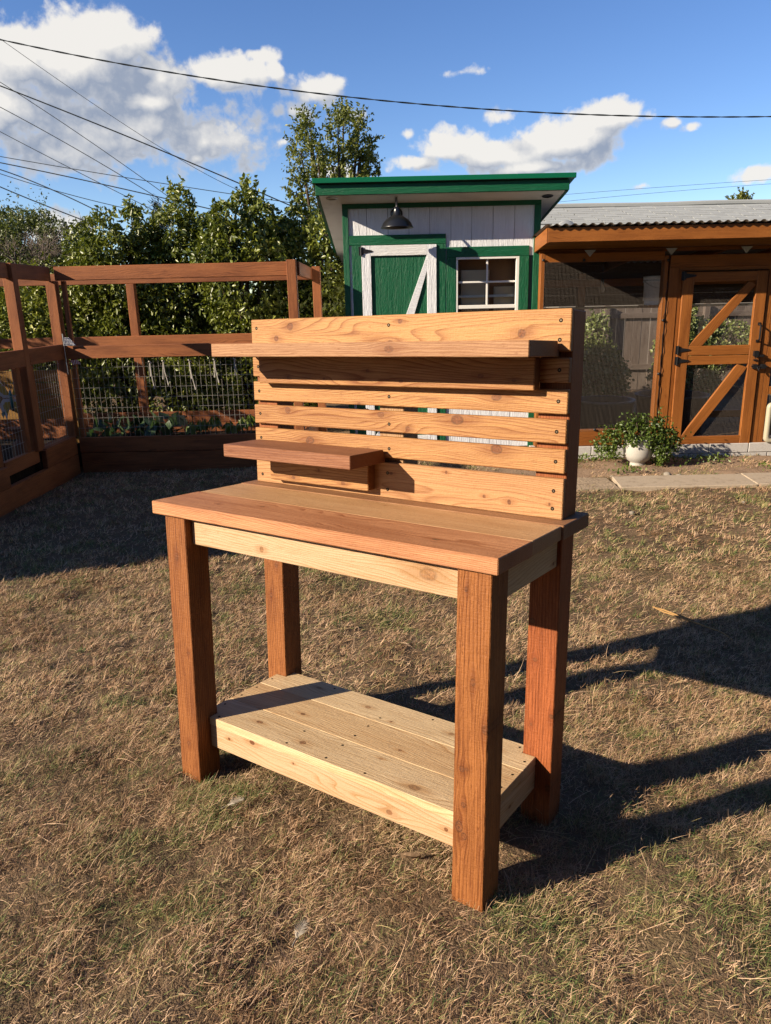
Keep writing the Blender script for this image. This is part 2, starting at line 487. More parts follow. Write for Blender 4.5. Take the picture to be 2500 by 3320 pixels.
M_black = plain("black_iron", (0.012, 0.012, 0.014), 0.45, 0.5, 0.0, 0.2, 80)
M_white = painted("white_paint_vertical", (1.20, 1.22, 1.26), True)
M_whiteh = painted("white_paint_horizontal", (1.20, 1.19, 1.18), False)
M_green = painted("green_paint_vertical", (0.002, 0.150, 0.058), True)
M_greenh = painted("green_paint_horizontal", (0.002, 0.150, 0.060), False)
M_greenmetal = plain("green_metal", (0.003, 0.190, 0.085), 0.32, 0.5, 0.0, 0.05, 8, 0.05)
M_vinyl = plain("white_vinyl", (1.2, 1.17, 1.08), 0.35, 0.4, 0.0, 0.03, 20, 0.02)
M_soffit = plain("soffit_white", (1.05, 1.02, 0.96), 0.6, 0.3, 0.0, 0.04, 9, 0.1, 0.001, (0.30, 0.29, 0.28, 0.35))
M_gap = plain("grey_filler", (0.12, 0.15, 0.15), 0.8, 0.2, 0.0, 0.1)
M_galv = metal_mat("galvanised_steel", (0.55, 0.56, 0.56), 0.45, 0.7)
M_wire = metal_mat("galvanised_wire", (0.34, 0.32, 0.29), 0.5, 0.35)
M_cloth = metal_mat("hardware_cloth", (0.13, 0.105, 0.085), 0.6, 0.2)
M_corr = metal_mat("corrugated_steel", (0.33, 0.32, 0.30), 0.5, 0.6)
M_block = plain("concrete_block", (0.78, 0.74, 0.69), 0.9, 0.2, 0.0, 0.13, 90, 0.5, 0.002, (0.45, 0.39, 0.33, 0.5))
M_slab = plain("path_concrete", (0.66, 0.53, 0.385), 0.9, 0.2, 0.0, 0.12, 60, 0.45, 0.003, (0.24, 0.17, 0.11, 0.6))
M_glass = glass_mat("window_glass")
M_screw = metal_mat("screw_steel", (0.10, 0.075, 0.05), 0.5, 0.8)
M_hole = plain("screw_hole", (0.012, 0.007, 0.004), 0.9, 0.1)
M_coopL = wood("coop_wood_long", 0, COOP_L, COOP_D, rough=0.5, ring=20, blotch=0.4, fuzz=0.6)
M_coopV = wood("coop_wood_upright", 2, COOP_L, COOP_D, rough=0.5, ring=18, blotch=0.4, fuzz=0.6)
M_coopY = wood("coop_wood_rafter", 1, COOP_L, COOP_D, rough=0.5, ring=18, blotch=0.4, fuzz=0.6)
M_coopS = wood("coop_soffit_wood", 0, (0.34, 0.150, 0.022), (0.20, 0.080, 0.010), rough=0.5, ring=14, blotch=0.3, fuzz=0.5)
M_fenL = wood("garden_wood_long", 0, FEN_L, FEN_D, ring=20, blotch=0.5)
M_fenV = wood("garden_wood_upright", 2, FEN_L, FEN_D, ring=18, blotch=0.5)
M_fenY = wood("garden_wood_depth", 1, FEN_L, FEN_D, ring=20, blotch=0.5)
M_grey = wood("weathered_grey_wood", 2, (0.25, 0.20, 0.165), (0.12, 0.085, 0.066), ring=14, blotch=0.5)
M_greyL = wood("weathered_grey_rail", 0, (0.25, 0.20, 0.165), (0.12, 0.085, 0.066), ring=14, blotch=0.5)
M_plank_br = wood("dark_brown_boards", 0, (0.13, 0.075, 0.045), (0.06, 0.034, 0.020), ring=14, blotch=0.5)
M_bark = plain("bark", (0.13, 0.095, 0.07), 0.9, 0.1, 0.0, 0.3, 40, 0.6, 0.006, None, (1, 1, 0.25))
M_deadwood = plain("dead_grey_branch", (0.34, 0.27, 0.22), 0.85, 0.1, 0.0, 0.2, 40, 0.4, 0.003)
M_soil = plain("dark_soil", (0.045, 0.030, 0.020), 0.95, 0.1, 0.0, 0.3, 25, 0.8, 0.02)


# ------------------------------------------------------------------ ground
NB = (0.01924861, 0.06239322, 0.99786601)       # normal of the lawn under the bench
OB = (-0.69949985, 2.1439474, 0.07736888)       # foot of the bench's front left leg


def vnoise(x, y, scale, seed):
    r = np.random.RandomState(seed); g = r.rand(64, 64)
    X = np.asarray(x) * scale; Y = np.asarray(y) * scale
    xi = np.floor(X).astype(int); yi = np.floor(Y).astype(int)
    fx = X - xi; fy = Y - yi
    fx = fx * fx * (3 - 2 * fx); fy = fy * fy * (3 - 2 * fy)
    a = g[xi % 64, yi % 64]; b = g[(xi + 1) % 64, yi % 64]; c = g[xi % 64, (yi + 1) % 64]; d = g[(xi + 1) % 64, (yi + 1) % 64]
    return (a * (1 - fx) + b * fx) * (1 - fy) + (c * (1 - fx) + d * fx) * fy


def ground_z(x, y):
    x = np.asarray(x, float); y = np.asarray(y, float)
    xc = np.clip(x, -5, 5); yc = np.clip(y, -3, 6)
    pl = OB[2] - 0.016 - (NB[0] * (xc - OB[0]) + NB[1] * (yc - OB[1])) / NB[2]
    t = np.clip((y - 2.9) / 2.2, 0, 1); t = t * t * (3 - 2 * t)
    z = pl * (1 - t) - 0.012 * t
    near = np.clip(1.0 - (np.hypot(x, y - 3) - 12) / 10, 0, 1)
    z = z + near * ((vnoise(x, y, 1.3, 11) - 0.5) * 0.022 + (vnoise(x, y, 4.1, 12) - 0.5) * 0.026 + (vnoise(x, y, 9.0, 13) - 0.5) * 0.020)
    return z


def lawn_mat():
    m, nt, out = new_mat("dry_lawn_soil")
    co = node(nt, 'ShaderNodeTexCoord').outputs['Object']
    n1 = noise(nt, co, 1.7, 4.0, 0.6); n2 = noise(nt, co, 40.0, 4.0, 0.65); n3 = noise(nt, co, 170.0, 2.0, 0.6)
    c = mixc(nt, n2, (0.060, 0.040, 0.024), (0.20, 0.135, 0.080))
    c = mixc(nt, maprange(nt, n1, 0.5, 0.68, 0.0, 0.35, True), c, (0.06, 0.06, 0.024))
    c = mixc(nt, maprange(nt, n3, 0.5, 0.7, 0.0, 0.5), c, (0.05, 0.034, 0.020))
    h = mth(nt, 'ADD', n2, mth(nt, 'MULTIPLY', n3, 0.5))
    bsdf(nt, out, c, 0.95, 0.1, 0.0, bump(nt, h, 0.9, 0.012))
    return m


def build_ground():
    xs = np.concatenate([[-400, -120, -50, -25, -14], np.arange(-9, 9.01, 0.05), [14, 25, 50, 120, 400]])
    ys = np.concatenate([[-300, -80, -25, -10, -5], np.arange(-2, 12.01, 0.05), [16, 25, 50, 120, 400, 900]])
    X, Y = np.meshgrid(xs, ys); Z = ground_z(X, Y)
    V = np.stack([X.ravel(), Y.ravel(), Z.ravel()], 1)
    nx = len(xs); i, j = np.meshgrid(np.arange(nx - 1), np.arange(len(ys) - 1))
    b = (j * nx + i).ravel()
    F = np.stack([b, b + 1, b + nx + 1, b + nx], 1)
    me = np_mesh("ground", V, F, lawn_mat(), smooth=True)
    o = link("ground", me); o['kind'] = 'structure'


build_ground()


def dirt_mat():
    m, nt, out = new_mat("bare_dirt")
    co = node(nt, 'ShaderNodeTexCoord').outputs['Object']
    n2 = noise(nt, co, 22.0, 5.0, 0.7); n3 = noise(nt, co, 120.0, 3.0, 0.6)
    c = mixc(nt, n2, (0.16, 0.105, 0.066), (0.29, 0.20, 0.132))
    c = mixc(nt, maprange(nt, n3, 0.55, 0.7, 0.0, 0.6), c, (0.27, 0.205, 0.14))
    bsdf(nt, out, c, 0.95, 0.1, 0.0, bump(nt, mth(nt, 'ADD', n2, n3), 0.9, 0.01))
    return m


def strip(name, x0, x1, yf0, yf1, mat, dz=0.006, step=0.06):
    xs = np.arange(x0, x1 + 1e-6, step); nyy = 14
    T = np.linspace(0, 1, nyy)
    y0 = yf0 + (vnoise(xs, xs * 0, 3.0, 5) - 0.5) * 0.10; y1 = yf1 + (vnoise(xs, xs * 0, 3.0, 6) - 0.5) * 0.02
    X = np.repeat(xs[None], nyy, 0); Y = y0[None] + (y1 - y0)[None] * T[:, None]
    Z = ground_z(X, Y) + dz + (vnoise(X, Y, 9, 3) - 0.5) * 0.012
    Z[0] -= 0.02; Z[-1] -= 0.02
    nx = len(xs); i, j = np.meshgrid(np.arange(nx - 1), np.arange(nyy - 1)); b = (j * nx + i).ravel()
    F = np.stack([b, b + 1, b + nx + 1, b + nx], 1)
    o = link(name, np_mesh(name, np.stack([X.ravel(), Y.ravel(), Z.ravel()], 1), F, mat, smooth=True)); o['kind'] = 'structure'
    return o


M_dirt = dirt_mat()
strip("dirt_border", 0.9, 7.0, 6.56, 7.40, M_dirt, 0.010)

# concrete path: separate slabs in one row
path = tag(empty("garden_path", (0, 0, 0)), "pale concrete slab path running along the front of the wooden coop", "path", None, None)
path['kind'] = 'structure'
px = [(2.055, 3.212), (3.221, 4.428), (4.437, 5.6)]
for k, (a, b) in enumerate(px):
    bm = bmesh.new()
    sh = -0.045 * 1.0
    pts = [(a + sh, 6.09), (b + sh, 6.09 - 0.01), (b, 6.49), (a, 6.50)]
    lo = [bm.verts.new((x, y, -0.06)) for x, y in pts]; hi = [bm.verts.new((x, y, 0.014 + 0.003 * (k % 2))) for x, y in pts]
    bm.faces.new(hi); bm.faces.new(lo[::-1])
    for i in range(4):
        bm.faces.new((lo[i], lo[(i + 1) % 4], hi[(i + 1) % 4], hi[i]))
    bmesh.ops.bevel(bm, geom=[e for e in bm.edges if all(v in hi for v in e.verts)], offset=0.005, segments=1, affect='EDGES', profile=0.5)
    from_bm("slab", bm, M_slab, path)
M_oldslab = plain("old_rough_slab", (0.62, 0.47, 0.32), 0.95, 0.1, 0.0, 0.25, 45, 0.9, 0.012, (0.22, 0.15, 0.09, 0.7))
bm = bmesh.new(); bbox(bm, (0.3, 6.06, -0.06), (2.0, 6.50, 0.006))
bmesh.ops.subdivide_edges(bm, edges=bm.edges[:], cuts=6, use_grid_fill=True)
for v in bm.verts:
    if v.co.z > 0:
        v.co.z += random.uniform(-0.006, 0.006)
from_bm("slab", bm, M_oldslab, path)['label'] = "older crumbling rough slab"


# ------------------------------------------------------------------ grass blades
def grass_mat(name):
    m, nt, out = new_mat(name)
    t = node(nt, 'ShaderNodeAttribute', None, attribute_name='tint').outputs['Fac']
    r = node(nt, 'ShaderNodeValToRGB', {0: t})
    cr = r.color_ramp
    stops = [(0.0, (0.20, 0.105, 0.048)), (0.14, (0.42, 0.255, 0.130)), (0.34, (0.74, 0.465, 0.275)), (0.54, (0.90, 0.63, 0.41)), (0.64, (0.60, 0.47, 0.21)), (0.74, (0.34, 0.325, 0.11)), (0.88, (0.16, 0.215, 0.060)), (1.0, (0.085, 0.155, 0.042))]
    while len(cr.elements) < len(stops):
        cr.elements.new(0.5)
    for e, (p, c) in zip(cr.elements, stops):
        e.position = p; e.color = (*(min(0.62, x * 0.62) for x in c), 1)
    p = node(nt, 'ShaderNodeBsdfPrincipled', {'Base Color': r.outputs[0], 'Roughness': 0.6, 'Specular IOR Level': 0.25})
    tr = node(nt, 'ShaderNodeBsdfTranslucent', {'Color': r.outputs[0]})
    mx = node(nt, 'ShaderNodeMixShader', {0: 0.12, 1: p.outputs[0], 2: tr.outputs[0]})
    nt.links.new(mx.outputs[0], out.inputs[0])
    return m


M_grass = grass_mat("dry_grass")


def green_field(x, y):
    g = 0.45 * vnoise(x, y, 3.1, 21) + 0.55 * vnoise(x, y, 8.0, 22)
    g = g - 0.03 + 0.09 * np.clip((y - 3.2) / 3, 0, 1)
    return np.clip((g - 0.56) / 0.16, 0, 1)


def blades(name, x, y, length, width, seg, lean_lo, lean_hi, tint, dirn=None, zoff=0.0, mat=None, label=None):
    n = len(x)
    z = ground_z(x, y) + zoff
    yaw = rng.uniform(0, 2 * np.pi, n) if dirn is None else dirn
    inc0 = np.radians(rng.uniform(lean_lo, lean_hi, n))
    curl = np.radians(rng.uniform(-25, 75, n))
    side = rng.normal(0, 0.8, n)
    P = np.stack([x, y, z], 1)
    vs = []
    pos = P.copy()
    for s in range(seg + 1):
        t = s / seg
        inc = inc0 - curl * t
        ya = yaw + side * t
        wv = width * (1 - 0.85 * t ** 1.5) * 0.5
        px_, py_ = -np.sin(ya), np.cos(ya)
        tw = 0.35
        L_ = np.stack([pos[:, 0] + px_ * wv, pos[:, 1] + py_ * wv, pos[:, 2] + wv * tw], 1)
        R_ = np.stack([pos[:, 0] - px_ * wv, pos[:, 1] - py_ * wv, pos[:, 2] - wv * tw], 1)
        vs += [L_, R_]
        st = length / seg
        pos = pos + np.stack([np.cos(ya) * np.cos(inc) * st, np.sin(ya) * np.cos(inc) * st, np.sin(inc) * st], 1)
        pos[:, 2] = np.maximum(pos[:, 2], P[:, 2] + 0.002)
    V = np.stack(vs, 1)
    k = 2 * (seg + 1)
    base = (np.arange(n) * k)[:, None]
    F = np.concatenate([np.stack([base[:, 0] + 2 * s, base[:, 0] + 2 * s + 1, base[:, 0] + 2 * s + 3, base[:, 0] + 2 * s + 2], 1) for s in range(seg)], 0)
    T = np.concatenate([tint] * seg)
    me = np_mesh(name, V.reshape(-1, 3), F, mat or M_grass, {'tint': T})
    o = link(name, me); o['kind'] = 'stuff'
    if label:
        o['label'] = label
    return o


def keep_lawn(x, y):
    k = ~((y > 7.25) & (x < -0.75)) & ~((x < -3.02) & (y > 4.5))
    k &= ~((y > 6.06) & (y < 6.51) & (x > 0.3) & (vnoise(x, y, 9, 44) < 0.80 + 0.4 * (x > 2.0)))
    k &= ~((y > 6.5) & (x > 0.9) & (vnoise(x, y, 5, 45) < 0.55))
    k &= y < 7.45
    return k


def scatter(n, y0, y1, fov=0.58, pad=0.48):
    y = np.sqrt(rng.uniform(y0 ** 2, y1 ** 2, n)) if y0 > 0 else rng.uniform(y0, y1, n)
    x = rng.uniform(-1, 1, n) * (y * fov + pad)
    return x, y


def build_grass():
    def tints(x, y, n):
        g = green_field(x, y)
        u = rng.rand(n)
        tan = np.clip(rng.beta(1.25, 1.5, n) * 0.62 + (vnoise(x, y, 3.3, 31) - 0.5) * 0.46, 0.0, 0.63)
        return np.where(u < 0.20 + 0.48 * g, rng.uniform(0.62, 1.0, n), tan)

    def hollow(x, y, lo):
        c = 0.55 * vnoise(x, y, 6.5, 51) + 0.45 * vnoise(x, y, 15.0, 52)
        return rng.rand(len(x)) < np.clip((c - 0.34) / 0.18, lo, 1.0)
    # matted thatch
    for (n, y0, y1, w0, w1, l0, l1, seg, lo) in ((190000, 0.55, 2.6, 0.0008, 0.0016, 0.012, 0.042, 2, 0.26), (140000, 2.4, 4.4, 0.0014, 0.0026, 0.016, 0.046, 2, 0.32), (95000, 4.2, 7.4, 0.0026, 0.0046, 0.022, 0.055, 2, 0.45)):
        x, y = scatter(n, y0, y1); k = keep_lawn(x, y) & hollow(x, y, lo); x, y = x[k], y[k]; m = len(x)
        blades("grass", x, y, rng.uniform(l0, l1, m), rng.uniform(w0, w1, m), seg, 2, 50, tints(x, y, m), rng.uniform(0, 2 * np.pi, m), rng.uniform(0, 0.012, m))
    # upright tufts, dry and green
    for (nt_, per, y0, y1, w0, w1, l0, l1, seg) in ((4300, 24, 0.55, 2.7, 0.0009, 0.0017, 0.014, 0.046, 2), (4000, 18, 2.5, 4.6, 0.0016, 0.0029, 0.018, 0.048, 2), (3600, 14, 4.4, 7.4, 0.0028, 0.0048, 0.022, 0.050, 2)):
        cx, cy = scatter(nt_, y0, y1)
        k = hollow(cx, cy, 0.1); cx, cy = cx[k], cy[k]; q = len(cx)
        isg = rng.rand(q) < 0.25 + 0.62 * green_field(cx, cy)
        tone = np.where(isg, rng.uniform(0.66, 0.95, q), rng.uniform(0.08, 0.60, q)); hs_ = rng.uniform(0.6, 1.15, q); az_ = rng.uniform(0, 2 * np.pi, q)
        R_ = np.repeat
        x = R_(cx, per) + rng.normal(0, 0.016, q * per); y = R_(cy, per) + rng.normal(0, 0.016, q * per)
        tt = np.clip(R_(tone, per) + rng.normal(0, 0.10, q * per), 0, 1); hh = R_(hs_, per); aa = R_(az_, per) + rng.normal(0, 1.1, q * per)
        k = keep_lawn(x, y); x, y, tt, hh, aa = x[k], y[k], tt[k], hh[k], aa[k]; m = len(x)
        blades("grass", x, y, rng.uniform(l0, l1, m) * hh, rng.uniform(w0, w1, m), seg, 20, 85, tt, aa)
    # a few long pale stalks
    x, y = scatter(1300, 0.8, 4.0); k = keep_lawn(x, y); x, y = x[k], y[k]; m = len(x)
    blades("grass", x, y, rng.uniform(0.07, 0.15, m), rng.uniform(0.0011, 0.0020, m), 5, 3, 45, rng.uniform(0.4, 0.66, m), None, 0.008)


build_grass()


# ------------------------------------------------------------------ potting bench (own frame: x along it, y to the back, z up its legs)
BM = Matrix(((0.82165164, 0.56966488, 0.01924861), (-0.56964707, 0.81951772, 0.06239322), (0.01976865, -0.0622304, 0.99786601)))
bench = empty("potting_bench", OB, "unfinished cedar potting bench with slatted back and two small shelves, on the lawn", "potting bench")
bench.rotation_euler = BM.to_euler()
LEG = 0.0889; W, D, H, TOP = 1.1191, 0.5141, 0.8777, 0.9176
PY = 0.4229


def bb(name, lo, hi, axis, tone, knots=(), across=None, bev=0.0022, parent=None, **kw):
    c = [(a + b) / 2 for a, b in zip(lo, hi)]
    m = wood("cedar_" + name, axis, tone[0], tone[1], knots, across=across, centre=c, **kw)
    o = board(name, parent or bench, lo, hi, m, bev)
    return o


CED = (CED_L, CED_D); PALE = (PALE_L, PALE_D); RED = (RED_L, RED_D); PINK = (PINK_L, PINK_D)
LEGT = ((0.47, 0.172, 0.047), (0.21, 0.060, 0.014)); ORG = ((0.53, 0.152, 0.044), (0.27, 0.068, 0.018))
# legs
bb("leg", (0, 0, -0.03), (LEG, LEG, H - 0.0005), 2, LEGT, [(0.743, 0.043, .009), (0.434, 0.07, .007), (0.113, 0.043, .009)], across=0, ring=7, fuzz=2.2, blotch=0.5, bumpd=0.004)
bb("leg", (W - LEG, 0, -0.04), (W, LEG, H - 0.0005), 2, LEGT, [(0.366, 1.053, .009), (0.369, 1.067, .007), (0.488, 1.114, .011), (0.206, 1.048, .013), (0.183, 1.062, .010), (0.269, 1.059, .008), (0.60, 1.078, .008), (0.827, 1.054, .005)], across=0, ring=7, fuzz=2.2, blotch=0.5, bumpd=0.004)
bb("leg", (0, D - LEG, -0.03), (LEG, D, H - 0.0005), 2, LEGT, [(0.5, 0.03, .008), (0.62, 0.06, .009)], across=0, ring=7, fuzz=2.2, blotch=0.5, bumpd=0.004)
bb("leg", (W - LEG, D - LEG, -0.03), (W, D, H - 0.0005), 2, ORG, [(0.499, 1.056, .009), (0.296, 1.052, .005), (0.338, 1.113, .008), (0.109, 1.111, .010), (0.615, 1.043, .010)], across=0, ring=7, fuzz=2.2, blotch=0.5, bumpd=0.004)
# top planks
x0, x1 = -0.0384, 1.1415
TOPT = ((0.56, 0.375, 0.205), (0.36, 0.190, 0.085))
bb("top_plank", (x0, -0.0163, H), (x1, 0.1730, TOP), 0, ((0.82, 0.385, 0.175), (0.42, 0.148, 0.052)), [(0.312, 0.108, .008), (0.174, 0.063, .007), (0.939, 0.056, .008)], across=1, ring=30, blotch=0.45, kcol=(0.16, 0.075, 0.03))
bb("top_plank", (x0 + 0.002, 0.1755, H), (x1 - 0.002, 0.3625, TOP - 0.0012), 0, ((0.90, 0.55, 0.275), (0.56, 0.28, 0.110)), [(0.6, 0.33, .004)], across=1, ring=22)
bb("top_plank", (x0, 0.3652, H), (x1 + 0.003, 0.5584, TOP), 0, ((0.55, 0.29, 0.14), (0.31, 0.13, 0.052)), across=1, ring=22)
# apron
bb("apron_rail", (LEG + 0.0005, 0.026, 0.7886), (W - LEG - 0.0005, 0.064, H - 0.001), 0, PALE, [(0.381, 0.815, .010), (0.936, 0.836, .020)], across=2, kcol=(0.22, 0.10, 0.04))
bb("apron_rail", (LEG + 0.0005, D - 0.064, 0.7886), (W - LEG - 0.0005, D - 0.026, H - 0.001), 0, PALE, across=2)
bb("apron_rail", (0.026, LEG + 0.0005, 0.7886), (0.064, D - LEG - 0.0005, H - 0.001), 1, PALE, across=2)
bb("apron_rail", (W - 0.050, LEG + 0.0005, 0.785), (W - 0.012, D - LEG - 0.0005, H - 0.001), 1, ((0.85, 0.60, 0.32), (0.55, 0.31, 0.130)), [(0.40, 0.80, .007)], across=2)
# lower shelf: rails and four planks notched round the legs
SZ, SB, SH = 0.1975, 0.0938, 0.1720
bb("shelf_rail", (LEG + 0.0005, 0.0541, SB), (W - LEG - 0.0005, 0.0921, SH), 0, PALE, [(0.279, 0.165, .009), (0.801, 0.119, .010), (0.981, 0.138, .007), (0.176, 0.145, .006), (0.45, 0.15, .004)], across=2)
bb("shelf_rail", (LEG + 0.0005, D - 0.084, SB), (W - LEG - 0.0005, D - 0.046, SH), 0, PALE, across=2)
bb("shelf_rail", (0.0449, LEG + 0.001, SB), (0.0829, D - LEG - 0.001, SH), 1, PALE, across=2)
bb("shelf_rail", (1.0338, LEG + 0.001, SB), (1.0718, D - LEG - 0.001, SH), 1, PALE, [(0.25, 0.13, .006)], across=2)


def notched(name, y0, y1, cut0, cut1, knots, tone):
    """shelf plank: full length where it passes between the legs, short where a leg stands in the way (cut0..cut1)"""
    xl, xr, il, ir = 0.0449, 1.0718, LEG + 0.0008, W - LEG - 0.0008
    if cut0 is None:
        pts = [(xl, y0), (xr, y0), (xr, y1), (xl, y1)]
    elif cut0 < cut1 and cut1 > 0 and cut0 <= y0 + 1e-6:
        pts = [(il, y0), (ir, y0), (ir, cut1), (xr, cut1), (xr, y1), (xl, y1), (xl, cut1), (il, cut1)]
    else:
        pts = [(xl, y0), (xr, y0), (xr, cut0), (ir, cut0), (ir, y1), (il, y1), (il, cut0), (xl, cut0)]
    c = ((xl + xr) / 2, (y0 + y1) / 2, (SH + SZ) / 2)
    bm = bmesh.new()
    lo = [bm.verts.new((x - c[0], y - c[1], SH - c[2] + 0.0003)) for x, y in pts]; hi = [bm.verts.new((x - c[0], y - c[1], SZ - c[2])) for x, y in pts]
    bm.faces.new(hi); bm.faces.new(lo[::-1])
    for i in range(len(pts)):
        bm.faces.new((lo[i], lo[(i + 1) % len(pts)], hi[(i + 1) % len(pts)], hi[i]))
    bmesh.ops.recalc_face_normals(bm, faces=bm.faces)
    bmesh.ops.bevel(bm, geom=[e for e in bm.edges if len([v for v in e.verts if v in hi]) == 2], offset=0.0018, segments=1, affect='EDGES', profile=0.5)
    m = wood("cedar_shelf_plank", 0, tone[0], tone[1], knots, across=1, centre=c, ring=30, kcol=(0.2, 0.1, 0.045))
    return from_bm(name, bm, m, bench, c)


SHT = ((1.0, 0.74, 0.43), (0.64, 0.39, 0.175)); SHT2 = ((1.0, 0.72, 0.40), (0.66, 0.38, 0.165))
notched("shelf_plank", 0.0535, 0.1876, 0.0, LEG + 0.0008, [(0.25, 0.12, .009), (0.45, 0.10, .012), (0.86, 0.09, .014), (0.70, 0.16, .006)], SHT)
notched("shelf_plank", 0.1881, 0.3341, None, None, [(0.33, 0.24, .008), (0.72, 0.23, .006)], SHT2)
notched("shelf_plank", 0.3346, 0.4690, D - LEG - 0.0008, 9, [(0.48, 0.40, .009), (0.60, 0.36, .006), (0.80, 0.40, .010), (0.25, 0.42, .008), (0.96, 0.40, .009)], SHT)
# back posts, resting on the top
PYB = PY + 0.0197
POST_T = 1.4700
bb("back_post", (-0.0139, PYB, TOP + 0.0005), (0.075, PY + 0.1043, POST_T), 2, RED, across=0, ring=12)
bb("back_post", (0.5030, PYB, TOP + 0.0005), (0.5919, PY + 0.1043, POST_T), 2, ((0.56, 0.34, 0.17), (0.36, 0.17, 0.07)), across=0, ring=12)
bb("back_post", (1.0272, PYB, TOP + 0.0005), (1.1161, PY + 0.1043, POST_T), 2, ((0.50, 0.150, 0.036), (0.26, 0.064, 0.015)), across=0, ring=12)

screw_me = None


def screw(parent, x, z):
    """sunk screw: dark countersink with the steel head inside"""
    global screw_me
    if screw_me is None:
        bm = bmesh.new()
        n = 14
        def ring(r, y):
            return [bm.verts.new((r * math.cos(2 * math.pi * k / n), y, r * math.sin(2 * math.pi * k / n))) for k in range(n)]
        a, b, c = ring(0.0054, 0.0), ring(0.0046, -0.0006), ring(0.0026, -0.0003)
        for p, q in ((a, b), (b, c)):
            for k in range(n):
                bm.faces.new((p[k], q[k], q[(k + 1) % n], p[(k + 1) % n]))
        f = bm.faces.new(c); f.material_index = 1
        bmesh.ops.recalc_face_normals(bm, faces=bm.faces)
        screw_me = bpy.data.meshes.new("screw"); bm.to_mesh(screw_me); bm.free()
        screw_me.materials.append(M_hole); screw_me.materials.append(M_screw)
    o = bpy.data.objects.new("screw", screw_me); COL.objects.link(o); o.parent = parent
    o.location = Vector((x, PY - 0.0002, z)) - parent.location
    return o


def slat(z0, z1, knots, screws, tone=CED, **kw):
    o = bb("back_slat", (-0.0144, PY, z0), (1.1166, PYB - 0.0004, z1), 0, tone, knots, across=2, **kw)
    for x, z in screws:
        screw(o, x, z)
    return o


slat(1.3645, 1.4724, [(0.161, 1.447, .014), (0.099, 1.409, .011), (0.591, 1.453, .008), (0.980, 1.412, .014), (0.556, 1.392, .008)], [(0.010, 1.444), (0.551, 1.443), (1.088, 1.443), (1.087, 1.394)])
slat(1.2842, 1.3487, [], [(0.011, 1.317), (1.090, 1.317)])
slat(1.2030, 1.2672, [(0.912, 1.241, .012), (0.438, 1.206, .006)], [(0.012, 1.235), (0.552, 1.232), (1.091, 1.236)])
slat(1.1243, 1.1884, [(0.140, 1.174, .013), (0.521, 1.176, .011), (0.788, 1.173, .017), (0.619, 1.138, .011)], [(0.013, 1.158), (0.552, 1.149), (1.090, 1.156)])
slat(1.0449, 1.1090, [(0.234, 1.078, .016), (0.916, 1.097, .017), (0.472, 1.064, .008)], [(0.013, 1.075), (0.552, 1.073), (1.091, 1.076)])
slat(TOP + 0.0006, 1.0298, [(0.881, 0.959, .006), (0.960, 0.951, .009), (0.755, 1.018, .006), (1.079, 0.958, .005), (0.559, 0.997, .005)], [(0.013, 0.946), (0.546, 0.997), (0.546, 0.945), (1.089, 0.996), (1.088, 0.947)], ((0.67, 0.355, 0.150), (0.40, 0.165, 0.055)))


def shelf_board(lo, hi, knots, tone, cham=0.012):
    """small shelf with its back top edge planed off at the ends"""
    c = [(a + b) / 2 for a, b in zip(lo, hi)]
    m = wood("cedar_shelf", 0, tone[0], tone[1], knots, across=2, centre=c, ring=16, fuzz=1.8, bumpd=0.0016)
    bm = bmesh.new()
    y0, y1, z0, z1 = lo[1] - c[1], hi[1] - c[1], lo[2] - c[2], hi[2] - c[2]
    prof = [(y0, z0), (y1, z0), (y1, z1 - 0.028), (y1 - cham, z1), (y0, z1)]
    rings = [[bm.verts.new((x, y, z)) for y, z in prof] for x in (lo[0] - c[0], hi[0] - c[0])]
    bm.faces.new(rings[0]); bm.faces.new(rings[1][::-1])
    for i in range(5):
        bm.faces.new((rings[0][i], rings[1][i], rings[1][(i + 1) % 5], rings[0][(i + 1) % 5]))
    bmesh.ops.recalc_face_normals(bm, faces=bm.faces)
    bmesh.ops.bevel(bm, geom=bm.edges[:], offset=0.0018, segments=1, affect='EDGES', profile=0.5)
    return from_bm("wall_shelf", bm, m, bench, c)


SFT = ((0.60, 0.325, 0.155), (0.34, 0.140, 0.055))
shelf_board((-0.0061, 0.2300, 1.3513), (1.0870, PY - 0.0006, 1.3916), [(0.682, 1.372, .012)], SFT)
shelf_board((0.0163, 0.2402, 1.0295), (0.5388, PY - 0.0006, 1.0704), [(0.05, 1.05, .004)], ((0.47, 0.205, 0.095), (0.26, 0.09, 0.036)))
bb("shelf_ledger", (0.050, 0.3850, 1.2640), (1.0370, PY - 0.0005, 1.3508), 0, CED, [(0.18, 1.285, .007), (0.33, 1.283, .005), (0.62, 1.28, .006), (0.88, 1.30, .007), (0.98, 1.29, .006), (0.5, 1.31, .006)], across=2)
bb("shelf_ledger", (0.085, 0.3850, 0.9400), (0.4980, PY - 0.0005, 1.0290), 0, CED, [(0.19, 0.955, .007), (0.40, 0.955, .007), (0.30, 0.99, .006)], across=2)
# screws in the lower shelf planks
bm = bmesh.new()
for (x, y) in ((0.061, 0.381), (0.063, 0.299), (0.063, 0.225), (0.065, 0.145), (0.114, 0.073), (0.410, 0.071), (0.408, 0.156), (0.563, 0.072), (0.706, 0.071), (0.560, 0.156), (0.557, 0.223), (0.556, 0.295), (0.557, 0.360), (0.705, 0.447), (1.055, 0.381), (1.055, 0.299), (1.055, 0.225), (1.055, 0.145), (1.01, 0.447), (0.30, 0.447)):
    v = [bm.verts.new((x + 0.0042 * math.cos(k * math.pi / 5), y + 0.0042 * math.sin(k * math.pi / 5), SZ + 0.0004)) for k in range(10)]
    bm.faces.new(v)
from_bm("shelf_screws", bm, M_hole, bench)['kind'] = 'stuff'


